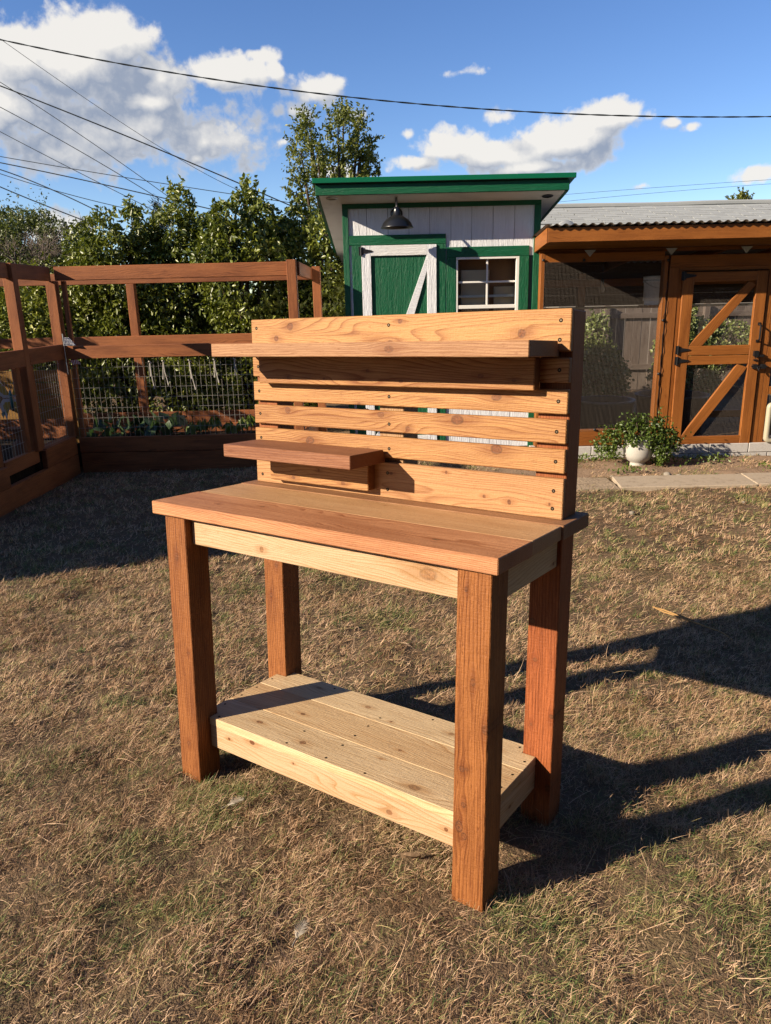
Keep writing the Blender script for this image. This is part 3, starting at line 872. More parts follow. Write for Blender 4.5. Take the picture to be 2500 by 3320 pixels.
# ------------------------------------------------------------------ shed
SY = 7.55
shed = empty("garden_shed", (0.6, 9.2, 0.0), "small white shed with green trim and slanted green roof behind the bench", "shed")


def sb(name, lo, hi, mat, bev=0.002, parent=None):
    p = parent or shed
    off = Vector(shed.location)
    if parent is not None:
        off = off + parent.location
    return board(name, p, Vector(lo) - off, Vector(hi) - off, mat, bev)


def slope(y):
    return 2.516 - 0.13 * (y - 7.2)


XL, XR = -0.349, 1.548
# body behind the boards
sb("wall", (XL + 0.02, SY + 0.012, 0.0), (-0.16, 10.7, 2.02), M_white, 0)
sb("wall", (1.40, SY + 0.012, 0.0), (XR - 0.02, 10.7, 2.02), M_white, 0)
sb("wall", (-0.15, 10.6, 0.0), (1.39, 10.69, 2.02), M_white, 0)
sb("floor_base", (XL, SY + 0.004, 0.02), (XR, 10.7, 0.11), M_plank_br, 0.004)
gx = [-0.298, -0.117, 0.086, 0.287, 0.487, 0.690, 0.889, 1.094, 1.299, 1.490]
WX0, WX1, WZ0, WZ1 = 0.739, 1.353, 0.98, 1.977
for a, b in zip(gx, gx[1:]):
    a2, b2 = a + 0.0020, b - 0.0020
    if b < WX0 + 0.02 or a > WX1 - 0.02:
        sb("siding_board", (a2, SY, 0.11), (b2, SY + 0.011, 2.44), M_white, 0.001)
    else:
        sb("siding_board", (a2, SY, WZ1 + 0.004), (b2, SY + 0.011, 2.44), M_white, 0.001)
        sb("siding_board", (a2, SY, 0.11), (b2, SY + 0.011, WZ0 - 0.004), M_white, 0.001)
sb("wall", (gx[0], SY + 0.0115, 1.98), (gx[-1], SY + 0.03, 2.44), M_gap, 0)
sb("wall", (gx[0], SY + 0.0115, 0.11), (0.70, SY + 0.03, 1.979), M_gap, 0)
sb("wall", (0.701, SY + 0.0115, 0.11), (gx[-1], SY + 0.03, 0.97), M_gap, 0)
sb("wall", (1.36, SY + 0.0115, 0.971), (gx[-1], SY + 0.03, 1.979), M_gap, 0)
# trim
sb("corner_trim", (XL, SY - 0.020, 0.06), (gx[0] + 0.004, SY + 0.012, 2.432), M_green)
sb("corner_trim", (gx[-1] - 0.004, SY - 0.020, 0.06), (XR, SY + 0.012, 2.432), M_green)
sb("frieze_board", (XL, SY - 0.018, 2.4335), (XR, SY + 0.012, 2.485), M_greenh)
# door
DF = SY - 0.018
sb("door_casing", (-0.289, DF, 2.104), (0.639, SY - 0.0005, 2.193), M_greenh)
sb("door_casing", (-0.268, DF + 0.002, 0.11), (-0.180, SY - 0.0005, 2.1035), M_green)
sb("door_casing", (0.552, DF + 0.002, 0.11), (0.639, SY - 0.0005, 2.1035), M_green)
door = sb("door", (-0.178, SY - 0.012, 0.12), (0.550, SY - 0.0008, 2.102), M_green, 0.001)
D1 = SY - 0.030
sb("door_stile", (-0.176, D1, 0.13), (-0.086, SY - 0.0125, 2.099), M_white, 0.002, door)
sb("door_stile", (0.456, D1, 0.13), (0.548, SY - 0.0125, 2.099), M_white, 0.002, door)
sb("door_rail", (-0.0855, D1, 2.004), (0.4555, SY - 0.0125, 2.099), M_whiteh, 0.002, door)
sb("door_rail", (-0.0855, D1, 1.06), (0.4555, SY - 0.0125, 1.15), M_whiteh, 0.002, door)
sb("door_rail", (-0.0855, D1, 0.13), (0.4555, SY - 0.0125, 0.25), M_whiteh, 0.002, door)
o = brace("door_brace", door, [(0.135, 1.151), (0.235, 1.151), (0.4553, 1.86), (0.4553, 2.003)], D1 + 0.001, SY - 0.0125, M_white)
o.location = o.location - Vector(shed.location) - door.location
o = brace("door_brace", door, [(-0.0853, 0.251), (0.02, 0.251), (0.4553, 0.93), (0.4553, 1.059)], D1 + 0.001, SY - 0.0125, M_white)
o.location = o.location - Vector(shed.location) - door.location


def strap_hinge(parent, x, z, y, length, off, s=1.0):
    bm = bmesh.new()
    bbox(bm, (x - 0.022 * s, y - 0.008, z - 0.040 * s), (x - 0.005 * s, y, z + 0.040 * s))
    tube(bm, [(x, y - 0.010, z - 0.044 * s), (x, y - 0.010, z + 0.044 * s)], 0.006 * s, 8)
    bbox(bm, (x + 0.004 * s, y - 0.008, z - 0.034 * s), (x + 0.022 * s, y, z + 0.034 * s))
    a = [bm.verts.new((xx, yy, z + zz)) for yy in (y - 0.006, y) for xx, zz in ((x + 0.022 * s, -0.022 * s), (x + length, -0.007), (x + length + 0.01, 0), (x + length, 0.007), (x + 0.022 * s, 0.022 * s))]
    bm.faces.new(a[:5]); bm.faces.new(a[5:][::-1])
    for i in range(5):
        bm.faces.new((a[i], a[5 + i], a[5 + (i + 1) % 5], a[(i + 1) % 5]))
    bmesh.ops.recalc_face_normals(bm, faces=bm.faces)
    bmesh.ops.translate(bm, verts=bm.verts, vec=-off)
    return from_bm("hinge", bm, M_black, parent)


strap_hinge(door, -0.179, 2.050, D1 - 0.001, 0.10, Vector(shed.location) + door.location)
strap_hinge(door, -0.179, 0.50, D1 - 0.001, 0.10, Vector(shed.location) + door.location)
# window
sb("window_casing", (0.646, DF + 0.001, WZ1), (1.444, SY - 0.0006, 2.070), M_greenh)
sb("window_casing", (0.646, DF + 0.003, 0.90), (WX0 - 0.001, SY - 0.0006, WZ1 - 0.0005), M_green)
sb("window_casing", (WX1 + 0.001, DF + 0.003, 0.90), (1.446, SY - 0.0006, WZ1 - 0.0005), M_green)
sb("window_casing", (WX0, DF + 0.002, 0.90), (WX1, SY - 0.0006, WZ0), M_greenh)
win = sb("window", (WX0, SY - 0.012, WZ1 - 0.022), (WX1, SY + 0.05, WZ1 - 0.001), M_vinyl, 0.002)
WO = Vector(shed.location) + win.location
sb("frame", (WX0, SY - 0.012, WZ0), (WX0 + 0.019, SY + 0.05, WZ1 - 0.0225), M_vinyl, 0.002, win)
sb("frame", (WX1 - 0.030, SY - 0.012, WZ0), (WX1, SY + 0.05, WZ1 - 0.0225), M_vinyl, 0.002, win)
sb("frame", (WX0 + 0.0195, SY - 0.012, WZ0), (WX1 - 0.0305, SY + 0.05, WZ0 + 0.025), M_vinyl, 0.002, win)
sb("meeting_rail", (WX0 + 0.0195, SY - 0.008, 1.492), (WX1 - 0.0305, SY + 0.028, 1.527), M_vinyl, 0.003, win)
sb("muntin", (1.036, SY + 0.010, 1.5275), (1.054, SY + 0.022, WZ1 - 0.0225), M_vinyl, 0.002, win)
sb("muntin", (WX0 + 0.0195, SY + 0.010, 1.735), (1.0355, SY + 0.022, 1.752), M_vinyl, 0.002, win)
sb("muntin", (1.0545, SY + 0.010, 1.735), (WX1 - 0.0305, SY + 0.022, 1.752), M_vinyl, 0.002, win)
sb("inner_rail", (WX0 + 0.02, SY + 0.060, 1.598), (WX1 - 0.031, SY + 0.075, 1.622), M_vinyl, 0.002, win)
for a, b, c, d in ((WX0 + 0.0195, 1.0355, 1.7525, 1.954), (1.0545, WX1 - 0.0305, 1.7525, 1.954), (WX0 + 0.0195, 1.0355, 1.528, 1.7345), (1.0545, WX1 - 0.0305, 1.528, 1.7345), (WX0 + 0.0195, WX1 - 0.0305, 1.006, 1.491)):
    bm = bmesh.new()
    v = [bm.verts.new(Vector(q) - WO) for q in ((a, SY + 0.016, c), (b, SY + 0.016, c), (b, SY + 0.016, d), (a, SY + 0.016, d))]
    bm.faces.new(v)
    from_bm("pane", bm, M_glass, win)
M_inside = plain("cardboard_brown", (0.70, 0.34, 0.15), 0.9, 0.1, 0.0, 0.1, 12, 0.1)
M_inside2 = plain("tan_board", (1.2, 0.92, 0.62), 0.9, 0.1, 0.0, 0.1, 12, 0.1)
sb("inside_panel", (0.60, SY + 0.16, 0.98), (1.39, SY + 0.18, 2.0), M_inside, 0, None)
sb("inside_box", (0.80, SY + 0.10, 0.98), (1.08, SY + 0.15, 1.86), M_inside2, 0.004, None)
sb("inside_box", (1.13, SY + 0.11, 0.98), (1.36, SY + 0.15, 1.70), M_inside2, 0.004, None)
# roof: slab, white soffit, green fascia and metal edge
RX0, RX1 = -0.569, 1.731


def roof_slab(name, x0, x1, y0, y1, dz0, dz1, mat):
    bm = bmesh.new()
    off = Vector(shed.location)
    v = [bm.verts.new(Vector((x, y, slope(y) + dz)) - off) for x in (x0, x1) for y in (y0, y1) for dz in (dz0, dz1)]
    for f in ((0, 1, 3, 2), (4, 6, 7, 5), (0, 4, 5, 1), (2, 3, 7, 6), (0, 2, 6, 4), (1, 5, 7, 3)):
        bm.faces.new([v[i] for i in f])
    bmesh.ops.recalc_face_normals(bm, faces=bm.faces)
    return from_bm(name, bm, mat, shed)


roof_slab("soffit", RX0 + 0.030, RX1 - 0.030, 7.2455, 10.84, 0.004, 0.020, M_soffit)
sb("fascia", (RX0, 7.215, 2.516), (RX1, 7.245, 2.604), M_greenh, 0.002)
roof_slab("rake_board", RX0, RX0 + 0.028, 7.2455, 10.86, 0.000, 0.088, M_greenh)
roof_slab("rake_board", RX1 - 0.028, RX1, 7.2455, 10.86, 0.000, 0.088, M_greenh)
roof_slab("roof_deck", RX0 + 0.0285, RX1 - 0.0285, 7.2455, 10.84, 0.022, 0.090, M_plank_br)
roof_slab("metal_roof", RX0 - 0.022, RX1 + 0.045, 7.183, 10.89, 0.098, 0.118, M_greenmetal)
sb("drip_edge", (RX0 - 0.024, 7.178, 2.612), (RX1 + 0.050, 7.204, 2.655), M_greenmetal, 0.003)
roof_slab("roof_spacer", RX0 + 0.02, RX1 - 0.02, 7.20, 10.84, 0.0905, 0.0975, M_black)
M_lens = plain("frosted_lens", (0.55, 0.50, 0.42), 0.3, 0.5)
for (lx, ly, dark) in ((-0.428, 7.32, False), (1.575, 7.40, True)):
    lz = slope(ly) + 0.0035
    bm = bmesh.new(); lathe(bm, [(0.040, 0.0), (0.046, -0.006), (0.036, -0.008), (0.034, -0.002), (0.0, -0.002)], 24)
    bmesh.ops.recalc_face_normals(bm, faces=bm.faces)
    o = from_bm("soffit_light", bm, M_black if dark else M_lens, shed, Vector((lx, ly, lz)) - Vector(shed.location))
    o.rotation_euler = (math.atan(-0.13), 0, 0)
    bm = bmesh.new(); lathe(bm, [(0.047, 0.0), (0.053, -0.005), (0.047, -0.009), (0.0465, -0.0005)], 24)
    r_ = from_bm("trim_ring", bm, M_black if dark else M_galv, o)
# gooseneck lamp on the shed wall
LX = 0.165
M_enamel = plain("black_enamel", (0.016, 0.017, 0.020), 0.28, 0.5, 0.0, 0.05, 8, 0.03)
lamp = empty("barn_lamp", (LX, SY, 2.38), "black gooseneck barn lamp hanging over the green shed door", "wall lamp")
bm = bmesh.new(); lathe(bm, [(0.0, 0.0), (0.058, 0.0), (0.058, 0.010), (0.040, 0.020), (0.0, 0.022)], 28)
bmesh.ops.recalc_face_normals(bm, faces=bm.faces)
from_bm("wall_plate", bm, M_enamel, lamp, (0.004, -0.001, 0.0), (math.pi / 2, 0, 0), True)
pts = []
for t in np.linspace(0, 1, 22):
    a = math.pi * (1 - t)
    pts.append((0, -0.165 + 0.150 * math.cos(math.pi * t) * 1.0 + 0.0, 0.075 * math.sin(math.pi * t) + 0.045 * (1 - abs(2 * t - 1)) ** 0.6 - 0.0))
pts = [(0, -0.015, 0.0)] + pts[1:] + [(0, -0.315, -0.02)]
bm = bmesh.new(); tube(bm, pts, 0.010, 10); from_bm("gooseneck", bm, M_enamel, lamp, (0, 0, 0), None, True)
bm = bmesh.new()
lathe(bm, [(0.012, 0.028), (0.026, 0.024), (0.032, 0.0), (0.036, -0.045), (0.060, -0.056), (0.100, -0.080), (0.130, -0.112), (0.143, -0.140), (0.150, -0.150), (0.150, -0.155), (0.141, -0.148), (0.126, -0.114), (0.096, -0.084), (0.050, -0.062), (0.0, -0.060)], 36)
bmesh.ops.recalc_face_normals(bm, faces=bm.faces)
from_bm("shade", bm, M_enamel, lamp, (0, -0.325, 0.0), None, True)

# ------------------------------------------------------------------ chicken coop / run on the right
CY = 7.42
coop = empty("chicken_coop", (3.1, 8.4, 0.0), "stained orange wood coop with wire mesh walls and braced door", "coop")
CO = Vector(coop.location)


def cb(name, lo, hi, mat, bev=0.003, parent=None):
    p = parent or coop
    off = CO + (parent.location if parent is not None else Vector((0, 0, 0)))
    return board(name, p, Vector(lo) - off, Vector(hi) - off, mat, bev)


cb("post", (1.538, CY, 0.121), (1.577, CY + 0.09, 1.985), M_coopV)
cb("stud", (2.722, CY - 0.004, 0.283), (2.760, CY + 0.086, 1.944), M_coopV)
cb("post", (2.778, CY, 0.121), (2.868, CY + 0.09, 1.8345), M_coopV)
cb("door_stop", (2.8685, CY + 0.006, 0.121), (2.905, CY + 0.05, 1.799), M_coopV)
cb("beam", (1.5775, CY + 0.002, 1.901), (2.7215, CY + 0.040, 1.985), M_coopL)
cb("header", (2.7785, CY - 0.002, 1.836), (5.2, CY + 0.036, 1.944), M_coopL)
cb("header", (2.869, CY + 0.003, 1.800), (5.2, CY + 0.041, 1.8355), M_coopL)
cb("top_plate", (1.53, CY + 0.03, 1.986), (5.2, CY + 0.12, 2.02), M_coopL)
cb("sill_beam", (1.538, CY - 0.004, 0.120), (2.777, CY + 0.086, 0.198), M_coopL)
cb("sill_beam", (1.5775, CY - 0.002, 0.199), (2.7215, CY + 0.084, 0.281), M_coopL)
cb("sill_beam", (2.906, CY + 0.02, 0.080), (3.735, CY + 0.10, 0.102), M_coopL)
cb("post", (3.737, CY - 0.001, 0.121), (3.800, CY + 0.09, 1.799), M_coopV)
cb("batten", (3.801, CY + 0.001, 0.121), (3.862, CY + 0.05, 1.799), M_coopV)
cb("sill_beam", (3.737, CY - 0.002, 0.104), (5.2, CY + 0.09, 0.1205), M_coopL)
cb("beam", (3.8625, CY + 0.004, 0.60), (5.2, CY + 0.04, 0.68), M_coopL)
cb("post", (4.75, CY, 0.121), (4.84, CY + 0.09, 1.799), M_coopV)
# door
cdr = cb("door", (2.908, CY - 0.020, 0.104), (3.014, CY + 0.018, 1.787), M_coopV, 0.003)
cdr['label'] = "tall braced coop door"
for lo, hi, mt in (((3.618, CY - 0.020, 0.104), (3.721, CY + 0.018, 1.787), M_coopV), ((3.0145, CY - 0.018, 1.696), (3.6175, CY + 0.016, 1.785), M_coopL),
                   ((3.0145, CY - 0.019, 1.000), (3.6175, CY + 0.016, 1.092), M_coopL), ((3.0145, CY - 0.017, 0.909), (3.6175, CY + 0.016, 0.995), M_coopL), ((3.0145, CY - 0.018, 0.104), (3.6175, CY + 0.016, 0.193), M_coopL)):
    cb("door_rail" if mt is M_coopL else "door_stile", lo, hi, mt, 0.003, cdr)
for poly in ([(3.0146, 1.0925), (3.145, 1.0925), (3.6172, 1.66), (3.545, 1.6955)], [(3.0146, 0.1935), (3.135, 0.1935), (3.6172, 0.875), (3.515, 0.9085)]):
    o = brace("door_brace", cdr, poly, CY - 0.016, CY + 0.012, M_coopL)
    o.location = o.location - CO - cdr.location
DO = CO + cdr.location
for hz in (1.752, 1.057, 0.952):
    strap_hinge(cdr, 2.908, hz, CY - 0.021, 0.115, DO)
bm = bmesh.new()
tube(bm, [(3.683, CY - 0.024, 1.290), (3.683, CY - 0.060, 1.275), (3.683, CY - 0.062, 1.21), (3.683, CY - 0.060, 1.145), (3.683, CY - 0.024, 1.130)], 0.009, 8)
for z in (1.292, 1.128):
    bbox(bm, (3.670, CY - 0.026, z - 0.013), (3.696, CY - 0.0205, z + 0.013))
bmesh.ops.translate(bm, verts=bm.verts, vec=-DO); from_bm("handle", bm, M_black, cdr)
bm = bmesh.new()
bbox(bm, (3.655, CY - 0.050, 0.985), (3.700, CY - 0.0205, 1.035)); bbox(bm, (3.690, CY - 0.045, 0.975), (3.755, CY - 0.022, 0.995))
tube(bm, [(3.66, CY - 0.045, 0.985), (3.672, CY - 0.05, 0.962), (3.69, CY - 0.045, 0.985)], 0.004, 6)
bbox(bm, (3.665, CY - 0.036, 0.940), (3.700, CY - 0.0205, 0.952))
bmesh.ops.translate(bm, verts=bm.verts, vec=-DO); from_bm("latch", bm, M_black, cdr)
bm = bmesh.new()
tube(bm, [(3.645, CY - 0.038, 0.885), (3.80, CY - 0.038, 0.880)], 0.007, 8)
bbox(bm, (3.660, CY - 0.045, 0.862), (3.700, CY - 0.0205, 0.905)); bbox(bm, (3.745, CY - 0.045, 0.860), (3.785, CY - 0.0015, 0.902))
tube(bm, [(3.70, CY - 0.045, 0.88), (3.71, CY - 0.060, 0.845), (3.725, CY - 0.045, 0.87)], 0.005, 6)
bmesh.ops.translate(bm, verts=bm.verts, vec=-DO); from_bm("slide_bolt", bm, M_black, cdr)


def wire_grid(name, parent, x0, x1, z0, z1, y, pitch_x, pitch_z, r, off, mat):
    bm = bmesh.new()
    nx = int(round((x1 - x0) / pitch_x)); nz = int(round((z1 - z0) / pitch_z))
    for i in range(nx + 1):
        x = x0 + (x1 - x0) * i / nx + random.uniform(-1, 1) * pitch_x * 0.05
        tube(bm, [(x, y, z0), (x + random.uniform(-1, 1) * pitch_x * 0.05, y, z1)], r, 4, False)
    for i in range(nz + 1):
        z = z0 + (z1 - z0) * i / nz
        tube(bm, [(x0, y + r * 1.7, z), (x1, y + r * 1.7, z)], r, 4, False)
    bmesh.ops.translate(bm, verts=bm.verts, vec=-off)
    o = from_bm(name, bm, mat, parent); o['kind'] = 'stuff'
    return o


P_ = 0.0127
wire_grid("wire_mesh", coop, 1.575, 2.724, 0.270, 1.905, CY - 0.008, P_, P_, 0.00048, CO, M_cloth)
wire_grid("wire_mesh", cdr, 3.012, 3.620, 1.085, 1.640, CY + 0.020, P_, P_, 0.00048, DO, M_cloth)
wire_grid("wire_mesh", cdr, 3.012, 3.620, 0.185, 0.914, CY + 0.020, P_, P_, 0.00048, DO, M_cloth)
wire_grid("wire_mesh", coop, 3.862, 4.76, 0.12, 1.80, CY + 0.010, P_, P_, 0.00048, CO, M_cloth)
# washers that hold the mesh, galvanised rafter ties, cable along the stud
knob = None
for (x, z) in ((1.560, 1.925), (1.948, 1.918), (2.752, 1.900), (2.746, 1.345), (2.744, 0.830), (2.138, 0.285), (2.655, 0.22)):
    if knob is None:
        bm = bmesh.new(); lathe(bm, [(0.0, 0.010), (0.009, 0.010), (0.013, 0.006), (0.014, 0.0)], 14)
        knob = bpy.data.meshes.new("washer"); bm.to_mesh(knob); bm.free(); knob.materials.append(M_black)
    link("washer", knob, None, coop, Vector((x, CY - 0.009, z)) - CO, (math.pi / 2, 0, 0))
for x in (2.000, 2.775, 3.490, 4.25):
    bm = bmesh.new(); t = 0.0
    a = [bm.verts.new((xx, yy, zz)) for yy in (-0.003, 0.0) for xx, zz in ((-0.055, 0.032), (0.0, -0.030), (0.055, 0.032))]
    bm.faces.new(a[:3]); bm.faces.new(a[3:][::-1])
    for i in range(3):
        bm.faces.new((a[i], a[3 + i], a[3 + (i + 1) % 3], a[(i + 1) % 3]))
    bmesh.ops.recalc_face_normals(bm, faces=bm.faces)
    from_bm("rafter_tie", bm, M_galv, coop, Vector((x, CY - 0.008, 1.976)) - CO)
bm = bmesh.new()
tube(bm, [(2.757 + 0.006 * math.sin(z * 31) + 0.004 * math.sin(z * 67), CY - 0.010, z) for z in np.arange(0.30, 1.72, 0.03)], 0.0028, 5)
bmesh.ops.translate(bm, verts=bm.verts, vec=-CO); from_bm("cable", bm, M_black, coop)


# roof of the coop
def czr(y):
    return 2.055 - 0.085 * (y - 7.0)


cb("fascia", (1.502, 6.985, 2.054), (5.3, 7.010, 2.176), M_coopL)
for k, (ya, yb) in enumerate(((7.0105, 7.115), (7.120, 7.225), (7.230, 7.41))):
    bm = bmesh.new()
    v = [bm.verts.new(Vector((x, y, czr(y) + dz)) - CO) for x in (1.512, 5.3) for y in (ya, yb) for dz in (0.0, 0.018)]
    for f in ((0, 1, 3, 2), (4, 6, 7, 5), (0, 4, 5, 1), (2, 3, 7, 6), (0, 2, 6, 4), (1, 5, 7, 3)):
        bm.faces.new([v[i] for i in f])
    bmesh.ops.recalc_face_normals(bm, faces=bm.faces)
    from_bm("soffit_board", bm, M_coopS, coop)
bm = bmesh.new()
v = [bm.verts.new(Vector((x, y, czr(y) + dz)) - CO) for x in (1.494, 1.5115) for y in (6.986, 9.7) for dz in (-0.006, 0.120)]
for f in ((0, 1, 3, 2), (4, 6, 7, 5), (0, 4, 5, 1), (2, 3, 7, 6), (0, 2, 6, 4), (1, 5, 7, 3)):
    bm.faces.new([v[i] for i in f])
bmesh.ops.recalc_face_normals(bm, faces=bm.faces)
from_bm("rake_board", bm, M_coopY, coop)
xs = np.arange(1.47, 5.35, 0.0100); per = 0.0795
prof = np.sin((xs - 1.47) / per * 2 * np.pi); prof = np.sign(prof) * np.abs(prof) ** 0.8 * 0.0085
rows = []
for y in (6.945, 9.75):
    for dz in (0.0, 0.0012):
        rows.append(np.stack([xs, np.full_like(xs, y), czr(y) + 0.138 + prof + dz], 1))
Vv = np.concatenate(rows) - np.array(CO)
n = len(xs); i = np.arange(n - 1)
Fq = np.concatenate([np.stack([a * n + i, a * n + i + 1, b * n + i + 1, b * n + i], 1) for a, b in ((0, 2), (3, 1), (1, 0), (2, 3))])
link("corrugated_roof", np_mesh("corrugated_roof", Vv, Fq, M_corr), None, coop)
bm = bmesh.new()
v = [bm.verts.new(Vector((x, y, czr(y) + dz)) - CO) for x in (1.515, 2.70) for y in (7.45, 9.7) for dz in (0.1115, 0.1225)]
for f in ((0, 1, 3, 2), (4, 6, 7, 5), (0, 4, 5, 1), (2, 3, 7, 6), (0, 2, 6, 4), (1, 5, 7, 3)):
    bm.faces.new([v[k] for k in f])
bmesh.ops.recalc_face_normals(bm, faces=bm.faces)
from_bm("roof_deck", bm, M_plank_br, coop)
for x in (2.00, 2.72, 3.49, 4.25):
    bm = bmesh.new()
    v = [bm.verts.new(Vector((xx, y, czr(y) + dz)) - CO) for xx in (x - 0.019, x + 0.019) for y in (7.43, 9.6) for dz in (0.022, 0.110)]
    for f in ((0, 1, 3, 2), (4, 6, 7, 5), (0, 4, 5, 1), (2, 3, 7, 6), (0, 2, 6, 4), (1, 5, 7, 3)):
        bm.faces.new([v[k] for k in f])
    bmesh.ops.recalc_face_normals(bm, faces=bm.faces)
    from_bm("rafter", bm, M_coopY, coop)
# back and inner frame
cb("post", (2.42, 9.42, 0.0), (2.51, 9.51, 1.86), M_coopV)
cb("post", (3.62, 9.42, 0.0), (3.71, 9.51, 1.86), M_coopV)
cb("post", (1.60, 9.42, 0.0), (1.69, 9.51, 1.86), M_coopV)
cb("post", (4.70, 9.42, 0.0), (4.79, 9.51, 1.86), M_coopV)
cb("back_rail", (1.56, 9.40, 1.700), (5.2, 9.438, 1.790), M_coopL)
for k in range(4):
    cb("back_board", (1.56, 9.515, 1.475 + 0.13 * k), (5.2, 9.535, 1.6045 + 0.13 * k), M_plank_br)
cb("back_rail", (1.56, 9.36, 1.440), (5.2, 9.398, 1.468), M_vinyl)
cb("side_board", (1.545, 7.60, 0.12), (1.565, 9.40, 1.90), M_plank_br)
cb("back_rail", (1.56, 9.42, 0.06), (5.2, 9.46, 0.15), M_coopL)
# concrete block footing: two courses, every block its own
blk = []
for row, (z0, z1, j0) in enumerate(((0.022, 0.116, 2.111), (-0.17, 0.018, 2.31))):
    x = j0 - 0.4 * 2
    while x < 5.2:
        lo = max(x + 0.003, 1.50); hi = x + 0.397 - 0.003
        if hi > lo + 0.05:
            cb("concrete_block", (lo, CY - 0.035 + 0.004 * row + random.uniform(-0.003, 0.003), z0), (hi, CY + 0.12, z1 - random.uniform(0, 0.002)), M_block, 0.004)
        x += 0.4
cb("mortar", (1.52, CY - 0.027, -0.1), (5.2, CY + 0.11, 0.112), plain("mortar", (0.4, 0.37, 0.34), 0.95, 0.1), 0)

# cream framed pet door at the frame's edge
M_cream = plain("cream_plastic", (0.62, 0.56, 0.40), 0.4, 0.4, 0.0, 0.04, 20, 0.03)
M_flap = plain("smoky_flap", (0.035, 0.040, 0.040), 0.12, 0.6, 0.0, 0.1, 6, 0.02)
pet = empty("pet_door", (4.05, CY - 0.02, 0.32), "cream plastic pet door with dark flap mounted low beside the coop door", "pet door")
bm = bmesh.new()
def rrect(w, h, r, n=6):
    pts = []
    for cx, cz, a0 in ((w - r, h - r, 0), (-w + r, h - r, 90), (-w + r, -h + r, 180), (w - r, -h + r, 270)):
        for k in range(n + 1):
            a = R(a0 + 90 * k / n); pts.append((cx + r * math.cos(a), cz + r * math.sin(a)))
    return pts
rings = []
for (w, h, r, y) in ((0.197, 0.203, 0.05, 0.0), (0.197, 0.203, 0.05, -0.028), (0.186, 0.192, 0.042, -0.040), (0.160, 0.166, 0.030, -0.040), (0.150, 0.156, 0.025, -0.024), (0.150, 0.156, 0.025, 0.0)):
    rings.append([bm.verts.new((x, y, z)) for x, z in rrect(w, h, r)])
for a, b in zip(rings, rings[1:]):
    for k in range(len(a)):
        bm.faces.new((a[k], a[(k + 1) % len(a)], b[(k + 1) % len(a)], b[k]))
bmesh.ops.recalc_face_normals(bm, faces=bm.faces)
from_bm("frame", bm, M_cream, pet, (0, 0, 0), None, True)
board("flap", pet, (-0.150, -0.010, -0.150), (0.150, -0.004, 0.156), M_flap, 0.001)
board("threshold", pet, (-0.15, -0.022, -0.152), (0.15, -0.012, -0.125), M_galv, 0.002)

# bucket on the back rail, bulb, tubs inside the coop
M_bucket = plain("white_plastic_bucket", (1.3, 1.3, 1.27), 0.35, 0.4, 0.0, 0.03, 10, 0.02)
bk = empty("bucket", (2.865, 8.0, 1.4865), "white plastic bucket standing on a high shelf behind the coop's mesh stud", "bucket")
bm = bmesh.new(); lathe(bm, [(0.0, 0.0), (0.125, 0.0), (0.128, 0.008), (0.146, 0.262), (0.154, 0.264), (0.154, 0.282), (0.148, 0.284), (0.149, 0.300), (0.155, 0.302), (0.155, 0.330), (0.149, 0.333), (0.142, 0.330), (0.140, 0.05), (0.0, 0.04)], 32)
bmesh.ops.recalc_face_normals(bm, faces=bm.faces); from_bm("body", bm, M_bucket, bk, (0, 0, 0), None, True)
bm = bmesh.new(); tube(bm, [(0.156 * math.cos(a), -0.004 - 0.02 * math.sin(a), 0.29 - 0.10 * math.sin(a)) for a in np.linspace(0, math.pi, 14)], 0.003, 6)
for v in bm.verts:
    v.co.y -= 0.158 * max(0, math.sin(math.acos(max(-1, min(1, v.co.x / 0.158)))))
from_bm("bail_handle", bm, M_galv, bk)
bk.scale = (0.86, 0.86, 0.86)
shelf2 = cb("shelf_board", (2.74, 7.86, 1.458), (3.05, 8.15, 1.486), M_coopL)
bulb = empty("string_light_bulb", (2.36, 8.2, 1.68), "clear hanging light bulb behind the mesh under the coop roof", "light bulb")
bm = bmesh.new(); lathe(bm, [(0.0, -0.062), (0.018, -0.056), (0.030, -0.036), (0.031, -0.018), (0.022, 0.004), (0.014, 0.022), (0.013, 0.028)], 20)
bmesh.ops.recalc_face_normals(bm, faces=bm.faces)
from_bm("glass_globe", bm, plain("bulb_glass", (0.55, 0.5, 0.42), 0.08, 0.6, 0.0, 0.05), bulb, (0, 0, 0), None, True)
bm = bmesh.new(); lathe(bm, [(0.0145, 0.026), (0.016, 0.03), (0.016, 0.075), (0.006, 0.085)], 14); tube(bm, [(0, 0, 0.08), (0.0, 0, 0.27)], 0.003, 6)
from_bm("socket", bm, M_black, bulb)
M_tub = plain("black_rubber", (0.012, 0.013, 0.014), 0.6, 0.4, 0.0, 0.2, 20)
M_tank = plain("grey_blue_plastic", (0.10, 0.13, 0.145), 0.45, 0.4, 0.0, 0.1, 14)


